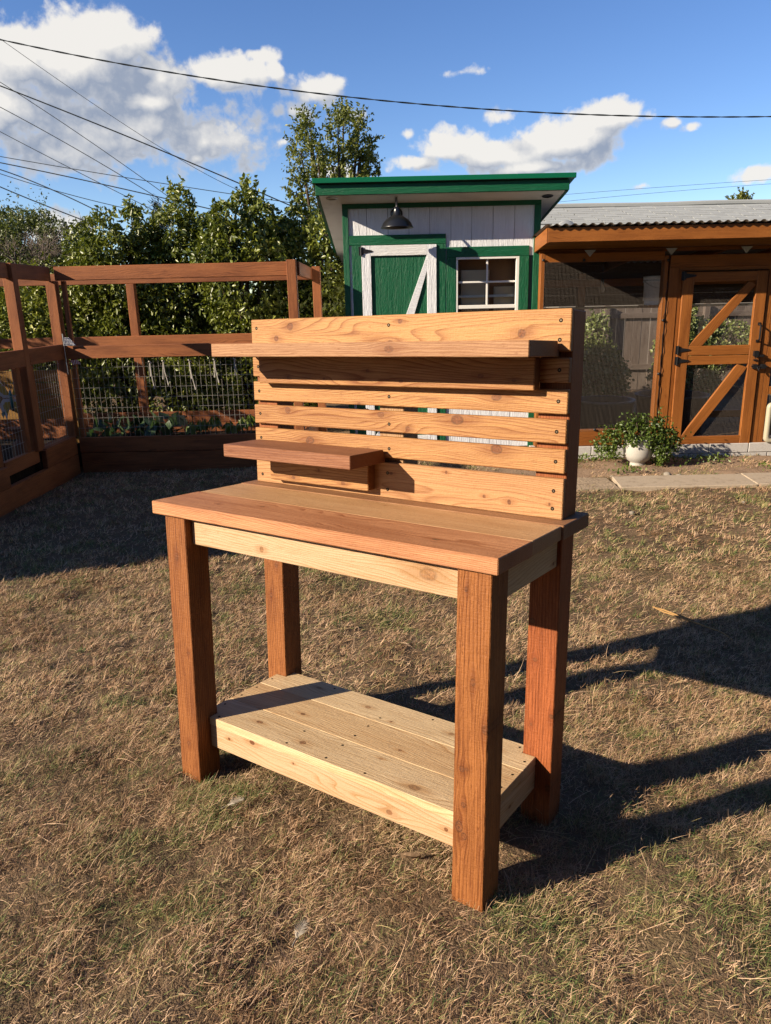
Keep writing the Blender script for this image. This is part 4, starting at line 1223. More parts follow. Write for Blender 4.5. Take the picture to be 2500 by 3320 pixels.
def tub(x, y, rx, h, mat, label, flare=1.12):
    o = empty("tub", (x, y, float(ground_z(x, y)) + 0.0), label, "tub")
    bm = bmesh.new(); lathe(bm, [(0.0, 0.0), (rx, 0.0), (rx * flare, h - 0.03), (rx * flare + 0.018, h - 0.028), (rx * flare + 0.018, h), (rx * flare - 0.008, h), (rx * 0.98, 0.05), (0.0, 0.05)], 36)
    bmesh.ops.recalc_face_normals(bm, faces=bm.faces); from_bm("body", bm, mat, o, (0, 0, 0), None, True)
    bm = bmesh.new()
    for k in range(28):
        a = 2 * math.pi * k / 28 + random.uniform(-.05, .05); q = rx * flare * 0.9
        bbox(bm, (q * 0.2, -0.01, h - 0.11), (q * 0.21, 0.0, h - 0.10))
    bmesh.ops.delete(bm, geom=bm.verts[:], context='VERTS')
    v = [bm.verts.new((rx * flare * 0.97 * math.cos(2 * math.pi * k / 28), rx * flare * 0.97 * math.sin(2 * math.pi * k / 28), h - 0.08 + random.uniform(-.01, .02))) for k in range(28)]
    bm.faces.new(v); from_bm("soil", bm, M_soil, o)
    return o


tub(2.62, 8.75, 0.30, 0.42, M_tank, "grey blue round tub low behind the mesh panel inside the coop")
tub(3.45, 8.85, 0.36, 0.46, M_tub, "black rubber tub behind the coop door's lower mesh")
tub(1.98, 8.9, 0.28, 0.40, M_tub, "black rubber tub beside the grey blue one inside the coop")

# planks fence behind the coop, every picket its own
bf = empty("board_fence", (3.7, 13.1, 0.0), "weathered grey board fence standing behind the coop", "fence")
x = 1.2; k = 0
pick = {}
while x < 8.0:
    wv = 0.138
    hgt = 1.40 + 0.03 * ((k * 7) % 5) / 4
    key = (k * 7) % 5
    if key not in pick:
        pick[key] = box_mesh(wv, 0.018, hgt, 0.002, "picket"); pick[key].materials.append(M_grey)
    o = link("picket", pick[key], None, bf, (x - 3.7 + random.uniform(-.003, .003), random.uniform(-.004, .004), hgt / 2))
    x += 0.146; k += 1
for z in (0.35, 1.22):
    board("rail", bf, (-2.5, -0.055, z), (4.3, -0.012, z + 0.09), M_greyL, 0.003)
for x in (-1.6, 0.1, 1.8):
    board("post", bf, (x, -0.15, 0.0), (x + 0.09, -0.057, 1.45), M_grey, 0.004)

# far house on the right: grey shingle roof
HY = 17.0
house = empty("neighbour_house", (8.5, 20.0, 0.0), "neighbouring house with light grey shingle roof rising above the coop", "house")
HO = Vector(house.location)
HX0, HX1, EZ, RZ, EY, RY = 3.55, 15.0, 2.55, 3.67, 16.2, 19.0
M_shin = None
def shingle_mat():
    m, nt, out = new_mat("grey_shingle")
    co = node(nt, 'ShaderNodeTexCoord').outputs['Object']
    rnd = node(nt, 'ShaderNodeObjectInfo').outputs['Random']
    n = noise(nt, co, 220.0, 3.0, 0.7)
    c = mixc(nt, n, (0.20, 0.212, 0.208), (0.33, 0.342, 0.332))
    c = mixc(nt, mth(nt, 'MULTIPLY', rnd, 0.45), c, (0.20, 0.206, 0.205))
    bsdf(nt, out, c, 0.9, 0.2, 0.0, bump(nt, n, 0.4, 0.002))
    return m
M_shin = shingle_mat()
rl = math.hypot(RY - EY, RZ - EZ); ra = math.atan2(RZ - EZ, RY - EY)
def on_roof(x, s, h=0.0):
    return Vector((x, EY + s * math.cos(ra) - h * math.sin(ra), EZ + s * math.sin(ra) + h * math.cos(ra))) - HO
bm = bmesh.new()
for (a, b, c, d) in (((HX0, 0), (HX1, 0), (HX1, rl), (HX0, rl)),):
    vs = [bm.verts.new(on_roof(x, s)) for x, s in (a, b, c, d)]; ws = [bm.verts.new(on_roof(x, s, -0.12)) for x, s in (a, b, c, d)]
    bm.faces.new(vs); bm.faces.new(ws[::-1])
    for i in range(4):
        bm.faces.new((ws[i], ws[(i + 1) % 4], vs[(i + 1) % 4], vs[i]))
# back slope
vs = [bm.verts.new(Vector(q) - HO) for q in ((HX0, RY, RZ), (HX1, RY, RZ), (HX1, RY + 2.8, EZ), (HX0, RY + 2.8, EZ))]; bm.faces.new(vs)
bmesh.ops.recalc_face_normals(bm, faces=bm.faces)
from_bm("roof", bm, M_shin, house)
board("wall", house, Vector((HX0 + 0.3, EY + 0.35, 0.0)) - HO, Vector((HX1 - 0.3, RY + 2.4, EZ + 0.02)) - HO, plain("stucco", (0.42, 0.38, 0.32), 0.9, 0.2, 0.0, 0.08, 20, 0.3), 0)
SHW, SHE = 0.305, 0.145
smesh = []
for q in range(4):
    me = box_mesh(SHW - 0.004 - 0.004 * q, SHE + 0.05, 0.012, 0.0, "shingle"); me.materials.append(M_shin); smesh.append(me)
nrow = int(rl / SHE)
cells = []
for r_ in range(nrow):
    x = HX0 + (0.5 * SHW if r_ % 2 else 0.0) + 0.1 * ((r_ * 37) % 3)
    while x < HX1 - 0.2:
        cells.append((r_, x)); x += SHW
cells.sort(key=lambda c: (c[1] - 3.6) * 1.0 + abs(c[1] - 5.9) * 0.3 + c[0] * -0.05)
big = [c for c in cells if 3.4 < c[1] < 8.9 and c[0] > 5][:296]
bs = set(big)
for (r_, x) in big:
    o = link("shingle", smesh[random.randrange(4)], None, house, on_roof(x + SHW / 2 + random.uniform(-.012, .012), r_ * SHE + SHE / 2 + random.uniform(-.004, .004), 0.012 + random.uniform(0, .006)))
    o.rotation_euler = (ra - 0.045, 0, 0)
bm = bmesh.new()
for (r_, x) in cells:
    if (r_, x) in bs:
        continue
    w2 = SHW / 2 - 0.002 - 0.002 * random.randrange(4); cx = x + SHW / 2; s0 = r_ * SHE; hh = random.uniform(0, 0.006)
    q = [bm.verts.new(on_roof(cx + dx, s0 + ds, h)) for dx, ds, h in ((-w2, 0, 0.022 + hh), (w2, 0, 0.022 + hh), (w2, SHE + 0.04, 0.012 + hh), (-w2, SHE + 0.04, 0.012 + hh))]
    q2 = [bm.verts.new(on_roof(cx + dx, s0, 0.004 + hh)) for dx in (-w2, w2)]
    bm.faces.new(q); bm.faces.new((q2[0], q2[1], q[1], q[0]))
o = from_bm("shingle_field", bm, M_shin, house); o['kind'] = 'stuff'
bm = bmesh.new(); tube(bm, [Vector((x, RY + 0.01 * math.sin(x * 3), RZ + 0.030 + 0.008 * math.sin(x * 1.7))) - HO for x in np.arange(HX0, HX1 + 0.1, 0.3)], 0.06, 6)
from_bm("ridge_cap", bm, M_shin, house)
dish = empty("satellite_dish", (3.80, 15.9, 2.86), "pale round satellite dish beside the shed roof's right edge", "satellite dish")
bm = bmesh.new(); lathe(bm, [(0.0, 0.06), (0.12, 0.05), (0.22, 0.015), (0.245, 0.0), (0.22, 0.005), (0.12, 0.04), (0.0, 0.05)], 28)
bmesh.ops.recalc_face_normals(bm, faces=bm.faces)
from_bm("reflector", bm, plain("dish_grey", (0.50, 0.51, 0.51), 0.5, 0.4, 0.0, 0.03), dish, (0, 0, 0), (R(78), 0, R(12)), True)
bm = bmesh.new(); tube(bm, [(0, 0.05, 0), (0, 0.15, -0.1), (0, 0.3, -0.62)], 0.025, 8); tube(bm, [(0, -0.02, -0.2), (0.02, -0.30, -0.12)], 0.012, 6)
from_bm("mount_arm", bm, M_galv, dish)


# ------------------------------------------------------------------ garden enclosure on the left
FY, BY = 7.30, 8.72
gx0, gx1 = -3.10, -0.84
gar = empty("garden_enclosure", (-2.0, 7.9, 0.0), "red brown timber garden enclosure with wire mesh around raised beds", "garden fence")
GO = Vector(gar.location)


def gb(name, lo, hi, mat, bev=0.004):
    return board(name, gar, Vector(lo) - GO, Vector(hi) - GO, mat, bev)


# front run
gb("post", (-3.160, FY + 0.0, 0.345), (-3.068, FY + 0.089, 1.833), M_fenV)
gb("stud", (-3.030, FY + 0.040, 0.345), (-2.988, FY + 0.080, 1.833), M_fenV)
gb("post", (-0.874, FY - 0.040, 0.0), (-0.785, FY + 0.049, 1.975), M_fenV)
gb("top_rail", (-3.062, FY - 0.005, 1.835), (-0.8745, FY + 0.034, 1.961), M_fenL)
gb("mid_rail", (-3.040, FY - 0.004, 1.110), (-0.8745, FY + 0.034, 1.230), M_fenL)
gb("bed_board", (-3.040, FY - 0.006, 0.188), (-0.8745, FY + 0.034, 0.340), M_fenL)
gb("bed_board", (-3.040, FY - 0.003, -0.03), (-0.8745, FY + 0.034, 0.184), M_fenL)
# back run
gb("post", (-2.842, BY - 0.089, 0.0), (-2.753, BY, 1.834), M_fenV)
gb("post", (-0.758, BY - 0.089, 0.0), (-0.669, BY, 1.975), M_fenV)
gb("post", (-4.80, BY - 0.089, 0.0), (-4.71, BY, 1.975), M_fenV)
gb("top_rail", (-4.9, BY - 0.040, 1.836), (-0.759, BY - 0.001, 1.961), M_fenL)
gb("mid_rail", (-4.9, BY - 0.130, 1.160), (-0.759, BY - 0.0915, 1.270), M_fenL)
gb("bed_board", (-4.9, BY - 0.130, 0.27), (-0.759, BY - 0.0915, 0.405), M_fenL)
gb("bed_board", (-4.9, BY - 0.130, 0.0), (-0.759, BY - 0.0915, 0.266), M_fenL)
# right return
gb("top_rail", (-0.800, FY + 0.0495, 1.837), (-0.762, BY - 0.0895, 1.962), M_fenY)
gb("mid_rail", (-0.800, FY + 0.0495, 1.110), (-0.762, BY - 0.0895, 1.230), M_fenY)
gb("bed_board", (-0.802, FY + 0.0495, 0.0), (-0.764, BY - 0.1305, 0.338), M_fenY)
# left wing coming towards the camera
LXF = -3.100
gb("post", (-3.155, 6.480, 0.36), (-3.066, 6.569, 1.955), M_fenV)
gb("post", (-3.155, 6.660, 0.30), (-3.112, 6.700, 1.10), M_fenV)
gb("post", (-3.155, 5.520, 0.36), (-3.066, 5.609, 1.955), M_fenV)
gb("gate_stile", (-3.150, 6.370, 0.30), (-3.108, 6.440, 1.10), M_fenV)
gb("gate_stile", (-3.150, 5.86, 0.30), (-3.108, 5.93, 1.10), M_fenV)
gb("top_rail", (-3.135, 6.5695, 1.832), (-3.098, 7.2985, 1.958), M_fenY)
gb("top_rail", (-3.135, 5.6095, 1.832), (-3.098, 6.4795, 1.958), M_fenY)
gb("top_rail", (-3.135, 4.4, 1.832), (-3.098, 5.5195, 1.958), M_fenY)
gb("mid_rail", (-3.106, 6.5695, 1.112), (-3.066, 7.2985, 1.250), M_fenY)
gb("mid_rail", (-3.106, 5.62, 1.105), (-3.062, 6.470, 1.250), M_fenY)
gb("mid_rail", (-3.106, 4.4, 1.105), (-3.066, 5.51, 1.250), M_fenY)
gb("gate_rail", (-3.150, 5.932, 0.255), (-3.100, 6.545, 0.375), M_fenY)
gb("bed_board", (-3.110, 6.60, 0.182), (-3.062, 7.2935, 0.350), M_fenY)
gb("bed_board", (-3.112, 4.4, -0.04), (-3.062, 7.2935, 0.180), M_fenY)
gb("bed_board", (-3.108, 4.4, 0.182), (-3.058, 5.895, 0.350), M_fenY)
gb("bed_cap", (-3.20, 6.62, 0.3505), (-3.060, 7.36, 0.3600), M_fenY)
gb("gate_shade_block", (-3.180, 6.56, 0.182), (-3.115, 6.74, 0.345), plain("shadow_block", (0.05, 0.025, 0.016), 0.9, 0.1), 0.002)  # gap by the gate: shade put into the block's near-black colour
# far left row of the wing's other side
gb("post", (-4.82, 6.90, 0.0), (-4.73, 6.99, 1.955), M_fenV)
gb("mid_rail", (-4.80, 5.0, 1.10), (-4.76, 8.58, 1.22), M_fenY)
gb("top_rail", (-4.80, 5.0, 1.836), (-4.76, 8.58, 1.958), M_fenY)
o = brace("gate_brace", gar, [(-0.45, 0.33), (-0.40, 0.30), (0.02, 0.0), (-0.02, -0.02)], -0.018, 0.018, M_fenL)
o.location = Vector((-3.135, 5.70, 0.42)) - GO; o.rotation_euler = (0, R(35), R(90))
wire_grid("welded_wire", gar, -3.040, -0.874, 0.330, 1.120, FY + 0.037, 0.0508, 0.1016, 0.0013, GO, M_wire)


def wire_grid_y(name, parent, x, y0, y1, z0, z1, off):
    bm = bmesh.new()
    for i in range(int((y1 - y0) / 0.0508) + 1):
        tube(bm, [(x, y0 + i * 0.0508, z0), (x, y0 + i * 0.0508, z1)], 0.0013, 4, False)
    for i in range(int((z1 - z0) / 0.1016) + 1):
        tube(bm, [(x - 0.002, y0, z0 + i * 0.1016), (x - 0.002, y1, z0 + i * 0.1016)], 0.0013, 4, False)
    bmesh.ops.translate(bm, verts=bm.verts, vec=-off)
    o = from_bm(name, bm, M_wire, parent); o['kind'] = 'stuff'


wire_grid_y("welded_wire", gar, -3.128, 6.70, 7.29, 0.36, 1.11, GO)
wire_grid_y("welded_wire", gar, -3.128, 5.93, 6.37, 0.37, 1.10, GO)
# soil inside the beds
bm = bmesh.new(); bbox(bm, (-3.04, 7.336, 0.0), (-0.803, 7.95, 0.27)); bbox(bm, (-4.7, 5.0, 0.0), (-3.16, 7.9, 0.24))
bmesh.ops.translate(bm, verts=bm.verts, vec=-GO); from_bm("bed_soil", bm, M_soil, gar)

# strips of white cord tied to the wire
M_cord = plain("white_cord", (0.66, 0.61, 0.54), 0.8, 0.2, 0.0, 0.1, 60, 0.4)
cords = [(-2.262, 1.055, [(0.0, 0.13), (0.022, 0.25)], "pale knotted cord with a long thin tail nearest the back post"),
         (-2.132, 1.060, [(-0.012, 0.165), (0.034, 0.225)], "pale knotted cord split in two uneven tails, second from the back post"),
         (-1.878, 1.062, [(0.012, 0.17), (0.040, 0.275)], "longest pale knotted cord, in the middle of the row"),
         (-1.634, 1.062, [(-0.006, 0.160), (0.030, 0.215)], "pale knotted cord with two tails, second from the bench shelf"),
         (-1.440, 1.065, [(0.004, 0.150), (0.020, 0.120)], "short pale looped cord nearest the bench shelf")]
for cx, cz, tails, lab in cords:
    e = empty("cord", (cx, FY + 0.028, cz), lab, "cord", "pale cords tied along the garden wire")
    bm = bmesh.new()
    tube(bm, [(0, -0.012, 0.008), (-0.010, 0.0, 0.016), (0.0, 0.016, 0.010), (0.012, 0.0, 0.0), (0.0, -0.014, -0.010)], 0.0055, 6)
    from_bm("knot", bm, M_cord, e)
    for dx, ln in tails:
        bm = bmesh.new()
        tube(bm, [(0.004, -0.012, 0.0), (dx * 0.3, -0.014, -ln * 0.4), (dx * 0.8, -0.013, -ln * 0.8), (dx, -0.013, -ln * 0.94), (dx, -0.013, -ln)], [0.0055, 0.005, 0.0045, 0.0075, 0.006], 6)
        from_bm("tail", bm, M_cord, e)

# butterfly ornament hanging behind the wing
bfly = empty("butterfly_ornament", (-3.42, 6.85, 0.80), "white and yellow metal butterfly ornament hanging in the garden enclosure", "ornament")
M_bw = plain("butterfly_white", (0.70, 0.68, 0.70), 0.4, 0.4, 0.0, 0.05); M_by = plain("butterfly_yellow", (0.55, 0.38, 0.05), 0.4, 0.4, 0.0, 0.08); M_bt = plain("butterfly_teal", (0.01, 0.20, 0.24), 0.35, 0.5, 0.0, 0.08)


def wing(pts, sx, mat, y, name):
    bm = bmesh.new()
    a = [bm.verts.new((sx * x, y - 0.35 * abs(x) * 0.3, z)) for x, z in pts]; b = [bm.verts.new((sx * x, y + 0.006 - 0.35 * abs(x) * 0.3, z)) for x, z in pts]
    bm.faces.new(a); bm.faces.new(b[::-1])
    for i in range(len(pts)):
        bm.faces.new((a[i], b[i], b[(i + 1) % len(pts)], a[(i + 1) % len(pts)]))
    bmesh.ops.recalc_face_normals(bm, faces=bm.faces)
    return from_bm(name, bm, mat, bfly)


UPW = [(0.012, 0.03), (0.05, 0.11), (0.09, 0.165), (0.125, 0.18), (0.145, 0.165), (0.14, 0.11), (0.12, 0.05), (0.08, 0.005), (0.02, 0.0)]
LOW = [(0.012, -0.005), (0.08, -0.01), (0.115, -0.06), (0.11, -0.11), (0.085, -0.15), (0.07, -0.21), (0.058, -0.15), (0.03, -0.09)]
for sx in (-1, 1):
    for pts, nm in ((UPW, "upper_wing"), (LOW, "lower_wing")):
        w_ = wing(pts, sx, M_bw, 0.0, nm)
        c = (sum(p[0] for p in pts) / len(pts), sum(p[1] for p in pts) / len(pts))
        inn = [(c[0] * 0.75 + (p[0] - c[0]) * 0.62, c[1] * 0.92 + (p[1] - c[1]) * 0.62) for p in pts]
        wing(inn, sx, M_by, -0.009, "wing_patch")
        if nm == "lower_wing":
            wing([(c[0] + 0.025 + (p[0] - c[0]) * 0.30, c[1] - 0.055 + (p[1] - c[1]) * 0.32) for p in pts], sx, M_bt, -0.006, "wing_patch")
bm = bmesh.new(); tube(bm, [(0, -0.004, -0.12), (0, -0.012, -0.04), (0, -0.014, 0.03), (0, -0.008, 0.07)], [0.006, 0.014, 0.016, 0.008], 8); from_bm("body", bm, M_bt, bfly, (0, 0, 0), None, True)
bm = bmesh.new()
for s_ in (-1, 1):
    tube(bm, [(0, -0.008, 0.07), (s_ * 0.03, -0.01, 0.13), (s_ * 0.06, -0.01, 0.155)], 0.002, 5)
tube(bm, [(0, 0, 0.06), (0.0, 0.0, 0.34)], 0.0015, 4)
from_bm("antenna", bm, M_black, bfly)

# yellow planks and a small bench deep in the wing
M_yel = wood("yellow_stained_wood", 0, (0.42, 0.21, 0.035), (0.24, 0.11, 0.015), ring=12)
yb = empty("plank_planter", (-3.75, 7.55, 0.5), "yellow stained planter box deep inside the garden wing", "planter box")
for k in range(4):
    board("plank", yb, (-0.75, 0.0, 0.02 + 0.125 * k - 0.02), (0.62, 0.03, 0.135 + 0.125 * k - 0.02), M_yel, 0.004)
for x in (-0.72, 0.56):
    board("leg", yb, (x, 0.031, -0.26), (x + 0.05, 0.08, 0.48), M_yel, 0.004)
st = empty("plant_stand", (-3.32, 6.72, 0.24), "small wooden plant stand with tapered pedestal inside the garden wing", "plant stand")
M_stand = wood("stand_wood", 0, (0.33, 0.13, 0.06), (0.18, 0.07, 0.03))
board("stand_top", st, (-0.13, -0.07, 0.285), (0.13, 0.07, 0.305), M_stand, 0.003)
bm = bmesh.new(); lathe(bm, [(0.075, 0.284), (0.045, 0.24), (0.04, 0.20), (0.09, 0.16), (0.10, 0.03), (0.10, 0.0)], 10); from_bm("pedestal", bm, M_stand, st)

# little flag tucked at the corner post
fl = empty("garden_flag", (-3.035, 7.262, 1.27), "small folded stars and stripes flag hanging at the garden corner post", "flag")
M_navy = None
def flag_mat(stripes):
    m, nt, out = new_mat("flag_stripes" if stripes else "flag_stars")
    co = node(nt, 'ShaderNodeTexCoord').outputs['Object']
    sp = node(nt, 'ShaderNodeSeparateXYZ', {0: co}).outputs
    if stripes:
        s_ = mth(nt, 'GREATER_THAN', mth(nt, 'FRACT', mth(nt, 'MULTIPLY', sp[0], 60.0)), 0.5)
        c = mixc(nt, s_, (0.62, 0.58, 0.54), (0.36, 0.03, 0.035))
    else:
        vn = node(nt, 'ShaderNodeTexVoronoi', {'Vector': co, 'Scale': 75.0, 'Randomness': 0.15})
        c = mixc(nt, mth(nt, 'LESS_THAN', vn.outputs['Distance'], 0.28), (0.014, 0.02, 0.055), (0.62, 0.62, 0.62))
    bsdf(nt, out, c, 0.8, 0.1)
    return m
for nm, stp, pts in (("star_field", False, [(-0.01, 0.05), (0.045, 0.045), (0.105, -0.03), (0.05, -0.028), (-0.005, -0.03)]), ("stripe_field", True, [(0.02, -0.170), (0.10, -0.165), (0.13, -0.21), (0.085, -0.205), (0.05, -0.215)])):
    bm = bmesh.new()
    a = [bm.verts.new((x, 0.004 * math.sin(40 * x), z)) for x, z in pts]; b = [bm.verts.new((x, 0.003 + 0.004 * math.sin(40 * x), z)) for x, z in pts]
    bm.faces.new(a); bm.faces.new(b[::-1])
    for i in range(len(pts)):
        bm.faces.new((a[i], b[i], b[(i + 1) % len(pts)], a[(i + 1) % len(pts)]))
    bmesh.ops.recalc_face_normals(bm, faces=bm.faces)
    from_bm(nm, bm, flag_mat(stp), fl)
bm = bmesh.new(); tube(bm, [(-0.012, 0.0, 0.08), (-0.008, 0.0, -0.30)], 0.004, 6); from_bm("stick", bm, M_galv, fl)


# ------------------------------------------------------------------ foliage
def leaf_geo(C, size, asp, droop, outward, jitter, fold=0.35):
    """folded leaves at centres C: two quads meeting on the midrib"""
    n = len(C)
    d = rng.normal(size=(n, 3)) * jitter + outward
    d[:, 2] -= droop
    d /= np.linalg.norm(d, axis=1)[:, None] + 1e-9
    a = rng.normal(size=(n, 3)); s = np.cross(d, a); s /= np.linalg.norm(s, axis=1)[:, None] + 1e-9
    nn = np.cross(s, d)
    L = size[:, None]; Wd = (size * asp)[:, None]
    b0 = C - d * L * 0.5; t0 = C + d * L * 0.5
    m0 = C - d * L * 0.08 - nn * Wd * fold * 0.2
    l0 = C - d * L * 0.05 + s * Wd * 0.5 + nn * Wd * fold * 0.5
    r0 = C - d * L * 0.05 - s * Wd * 0.5 + nn * Wd * fold * 0.5
    V = np.stack([b0, l0, t0, r0, m0], 1).reshape(-1, 3)
    i = np.arange(n) * 5
    F = np.concatenate([np.stack([i, i + 1, i + 2, i + 4], 1), np.stack([i, i + 4, i + 2, i + 3], 1)])
    return V, F


def clump_points(clumps, per_m2, shell=0.55, gaps=0.55):
    pts, outs = [], []
    for (x, y, z, r) in clumps:
        n = int(per_m2 * 4 * math.pi * r * r)
        v = rng.normal(size=(n, 3)); v /= np.linalg.norm(v, axis=1)[:, None]
        rad = r * (shell + (1.12 - shell) * rng.rand(n) ** 0.6)
        rad *= 0.82 + 0.36 * vnoise(v[:, 0] * 3 + x * 5 + v[:, 2], v[:, 1] * 3 + z * 5, 1.7, 77)
        p = np.array([x, y, z]) + v * rad[:, None] * np.array([1, 0.9, 1.0])
        # knock holes so light and background show through
        g = vnoise(p[:, 0] + p[:, 1] * 0.7, p[:, 2] + p[:, 1] * 0.4, 5.5, 78) * 0.6 + vnoise(p[:, 0] * 1.3 + 7, p[:, 2] * 1.3 + 3, 11, 79) * 0.4
        k = g > gaps - 0.28
        pts.append(p[k]); outs.append(v[k])
    return np.concatenate(pts), np.concatenate(outs)


def shoots(clumps, n, ln):
    """thin leafy shoots sticking out of the outline"""
    out = []
    for (x, y, z, r) in clumps:
        for _ in range(n):
            a = rng.uniform(0, 2 * np.pi); e = rng.uniform(0.2, 1.4)
            d = np.array([math.cos(a) * math.cos(e), math.sin(a) * math.cos(e) * 0.5, math.sin(e)])
            base = np.array([x, y, z]) + d * r * 0.85
            m = int(rng.uniform(6, 12)); t = np.linspace(0, 1, m)
            out.append(base + d * (t * ln * rng.uniform(0.5, 1.2))[:, None] + rng.normal(0, 0.018, (m, 3)))
    return np.concatenate(out) if out else np.zeros((0, 3))


def plant(name, label, cat, clumps, mat, per_m2, leaf, asp, droop, jitter, base, trunk_r=0.04, group=None, gaps=0.55, sh=4, sl=0.16, tint_bias=0.0, trunks=1, spread=0.25, bark=None, fold=0.5):
    o = empty(name, base, label, cat, group)
    bo = np.array(base)
    P, O = clump_points(clumps, per_m2, 0.5, gaps)
    Sx = shoots(clumps, sh, sl)
    C = np.concatenate([P, Sx]); Ov = np.concatenate([O * 0.6, np.tile([[0, 0, 0.3]], (len(Sx), 1))])
    n = len(C)
    size = leaf * rng.uniform(0.6, 1.25, n)
    V, F = leaf_geo(C, size, asp, droop, Ov, jitter, fold)
    tint = np.clip(rng.beta(2, 2, n) * 0.75 + (vnoise(C[:, 0] * 1.0, C[:, 2], 2.2, 91) - 0.5) * 0.5 + tint_bias + (rng.rand(n) < 0.05) * 0.3, 0, 1)
    me = np_mesh("crown", V - bo, F, mat, {'tint': np.concatenate([tint, tint])})
    link("crown", me, None, o)
    bm = bmesh.new()
    big = sorted(clumps, key=lambda c: -c[3])
    for k in range(trunks):
        off = Vector((random.uniform(-spread, spread), random.uniform(-spread, spread) * 0.4, 0)) if trunks > 1 else Vector((0, 0, 0))
        for c in clumps[k::trunks]:
            tgt = Vector(c[:3]) - Vector(base)
            st_ = off + Vector((0, 0, 0))
            mid = st_.lerp(tgt, 0.45) + Vector((random.uniform(-.08, .08), random.uniform(-.08, .08), 0.12))
            tube(bm, [st_, st_.lerp(mid, 0.5) + Vector((0, 0, 0.03)), mid, mid.lerp(tgt, 0.6), tgt], [trunk_r, trunk_r * 0.8, trunk_r * 0.55, trunk_r * 0.35, trunk_r * 0.15], 6)
    from_bm("trunk", bm, bark or M_bark, o, (0, 0, 0), None, True)
    return o


M_lil = leafmat("lilac_leaf", (0.10, 0.145, 0.019), (0.32, 0.36, 0.046), (0.72, 0.68, 0.19), 0.22, 0.40)
M_oli = leafmat("olive_leaf", (0.085, 0.115, 0.026), (0.19, 0.23, 0.055), (0.36, 0.38, 0.13), 0.30)
M_tree = leafmat("tree_leaf", (0.120, 0.160, 0.028), (0.32, 0.35, 0.065), (0.60, 0.50, 0.10), 0.40)
M_con = leafmat("conifer_needle", (0.014, 0.028, 0.018), (0.030, 0.052, 0.030), (0.05, 0.075, 0.04), 0.1)
M_pot = leafmat("ivy_leaf", (0.090, 0.150, 0.024), (0.220, 0.310, 0.050), (0.36, 0.42, 0.11), 0.30)
M_vine = leafmat("vine_leaf", (0.15, 0.20, 0.05), (0.36, 0.42, 0.13), (0.75, 0.52, 0.28), 0.35)
M_squash = leafmat("squash_leaf", (0.04, 0.085, 0.035), (0.085, 0.15, 0.06), (0.22, 0.30, 0.08), 0.25)

A = [(-3.1, 9.94, 2.67, 0.13), (-3.13, 10.15, 2.77, 0.08), (-3.35, 9.65, 2.38, 0.34), (-3.73, 9.86, 2.32, 0.23), (-3.1, 9.75, 2.38, 0.24), (-3.36, 9.71, 2.0, 0.43), (-3.63, 9.78, 1.95, 0.35), (-3.07, 9.89, 2.0, 0.29), (-3.56, 9.93, 1.5, 0.54), (-3.84, 10.03, 1.03, 0.49), (-3.2, 9.6, 1.2, 0.40)]
B_ = [(-2.52, 10.14, 2.84, 0.18), (-2.66, 10.35, 2.98, 0.08), (-2.6, 9.85, 2.49, 0.29), (-2.31, 10.06, 2.44, 0.27), (-2.42, 9.95, 2.16, 0.35), (-2.78, 9.91, 2.05, 0.29), (-2.6, 9.98, 1.65, 0.48), (-2.49, 10.09, 1.12, 0.49), (-2.95, 10.13, 1.0, 0.43)]
C_ = [(-1.63, 9.74, 2.77, 0.19), (-1.63, 9.95, 2.93, 0.08), (-1.82, 9.45, 2.59, 0.19), (-1.46, 9.66, 2.58, 0.23), (-1.75, 9.55, 2.23, 0.34), (-2.04, 9.51, 2.13, 0.25), (-1.42, 9.58, 2.12, 0.28), (-1.76, 9.69, 1.69, 0.47), (-1.57, 9.73, 1.23, 0.47), (-2.1, 9.83, 0.76, 0.42)]
D_ = [(-0.99, 10.04, 2.58, 0.22), (-1.32, 10.25, 2.52, 0.15), (-0.69, 9.75, 2.38, 0.23), (-1.07, 9.96, 2.13, 0.33), (-0.77, 9.85, 1.95, 0.32), (-0.72, 9.81, 1.66, 0.27), (-1.2, 9.88, 1.68, 0.36), (-0.87, 9.99, 1.32, 0.42), (-0.75, 10.03, 0.96, 0.37), (-1.22, 10.13, 0.84, 0.37)]
E_ = [(-5.12, 11.44, 2.55, 0.4), (-5.49, 11.65, 2.77, 0.27), (-4.59, 11.15, 2.52, 0.29), (-4.84, 11.36, 2.79, 0.17), (-5.21, 11.25, 2.23, 0.47), (-4.74, 11.21, 2.15, 0.37), (-5.41, 11.28, 2.29, 0.33), (-5.76, 11.39, 2.56, 0.4), (-5.44, 11.43, 1.72, 0.55), (-5.02, 11.53, 1.64, 0.48), (-5.76, 11.44, 1.92, 0.55)]
GH = "leafy shrubs along the back of the garden"
plant("shrub", "round topped leafy shrub next to the bare grey branches", "shrub", A, M_lil, 1050, 0.070, 0.46, 0.6, 0.8, (-3.4, 9.9, 0.0), 0.035, GH, trunks=4, gaps=0.64)
plant("shrub", "taller leafy shrub in front of the dark conifer", "shrub", B_, M_lil, 1050, 0.070, 0.46, 0.6, 0.8, (-2.6, 10.0, 0.0), 0.035, GH, trunks=4, gaps=0.64)
plant("shrub", "leafy shrub with a spiky topmost shoot touching the power line", "shrub", C_, M_lil, 900, 0.078, 0.5, 0.6, 0.8, (-1.7, 9.7, 0.0), 0.035, GH, trunks=4, gaps=0.64)
plant("shrub", "leafy shrub growing right against the shed's roof edge", "shrub", D_, M_lil, 900, 0.075, 0.5, 0.6, 0.8, (-0.95, 9.95, 0.0), 0.035, GH, trunks=4, tint_bias=0.03)
plant("shrub", "loose olive green small leaved bush at the far left", "bush", E_, M_oli, 1900, 0.048, 0.5, 0.1, 1.0, (-5.2, 11.4, 0.0), 0.03, GH, gaps=0.58, sh=8, sl=0.4, trunks=5, spread=0.6)
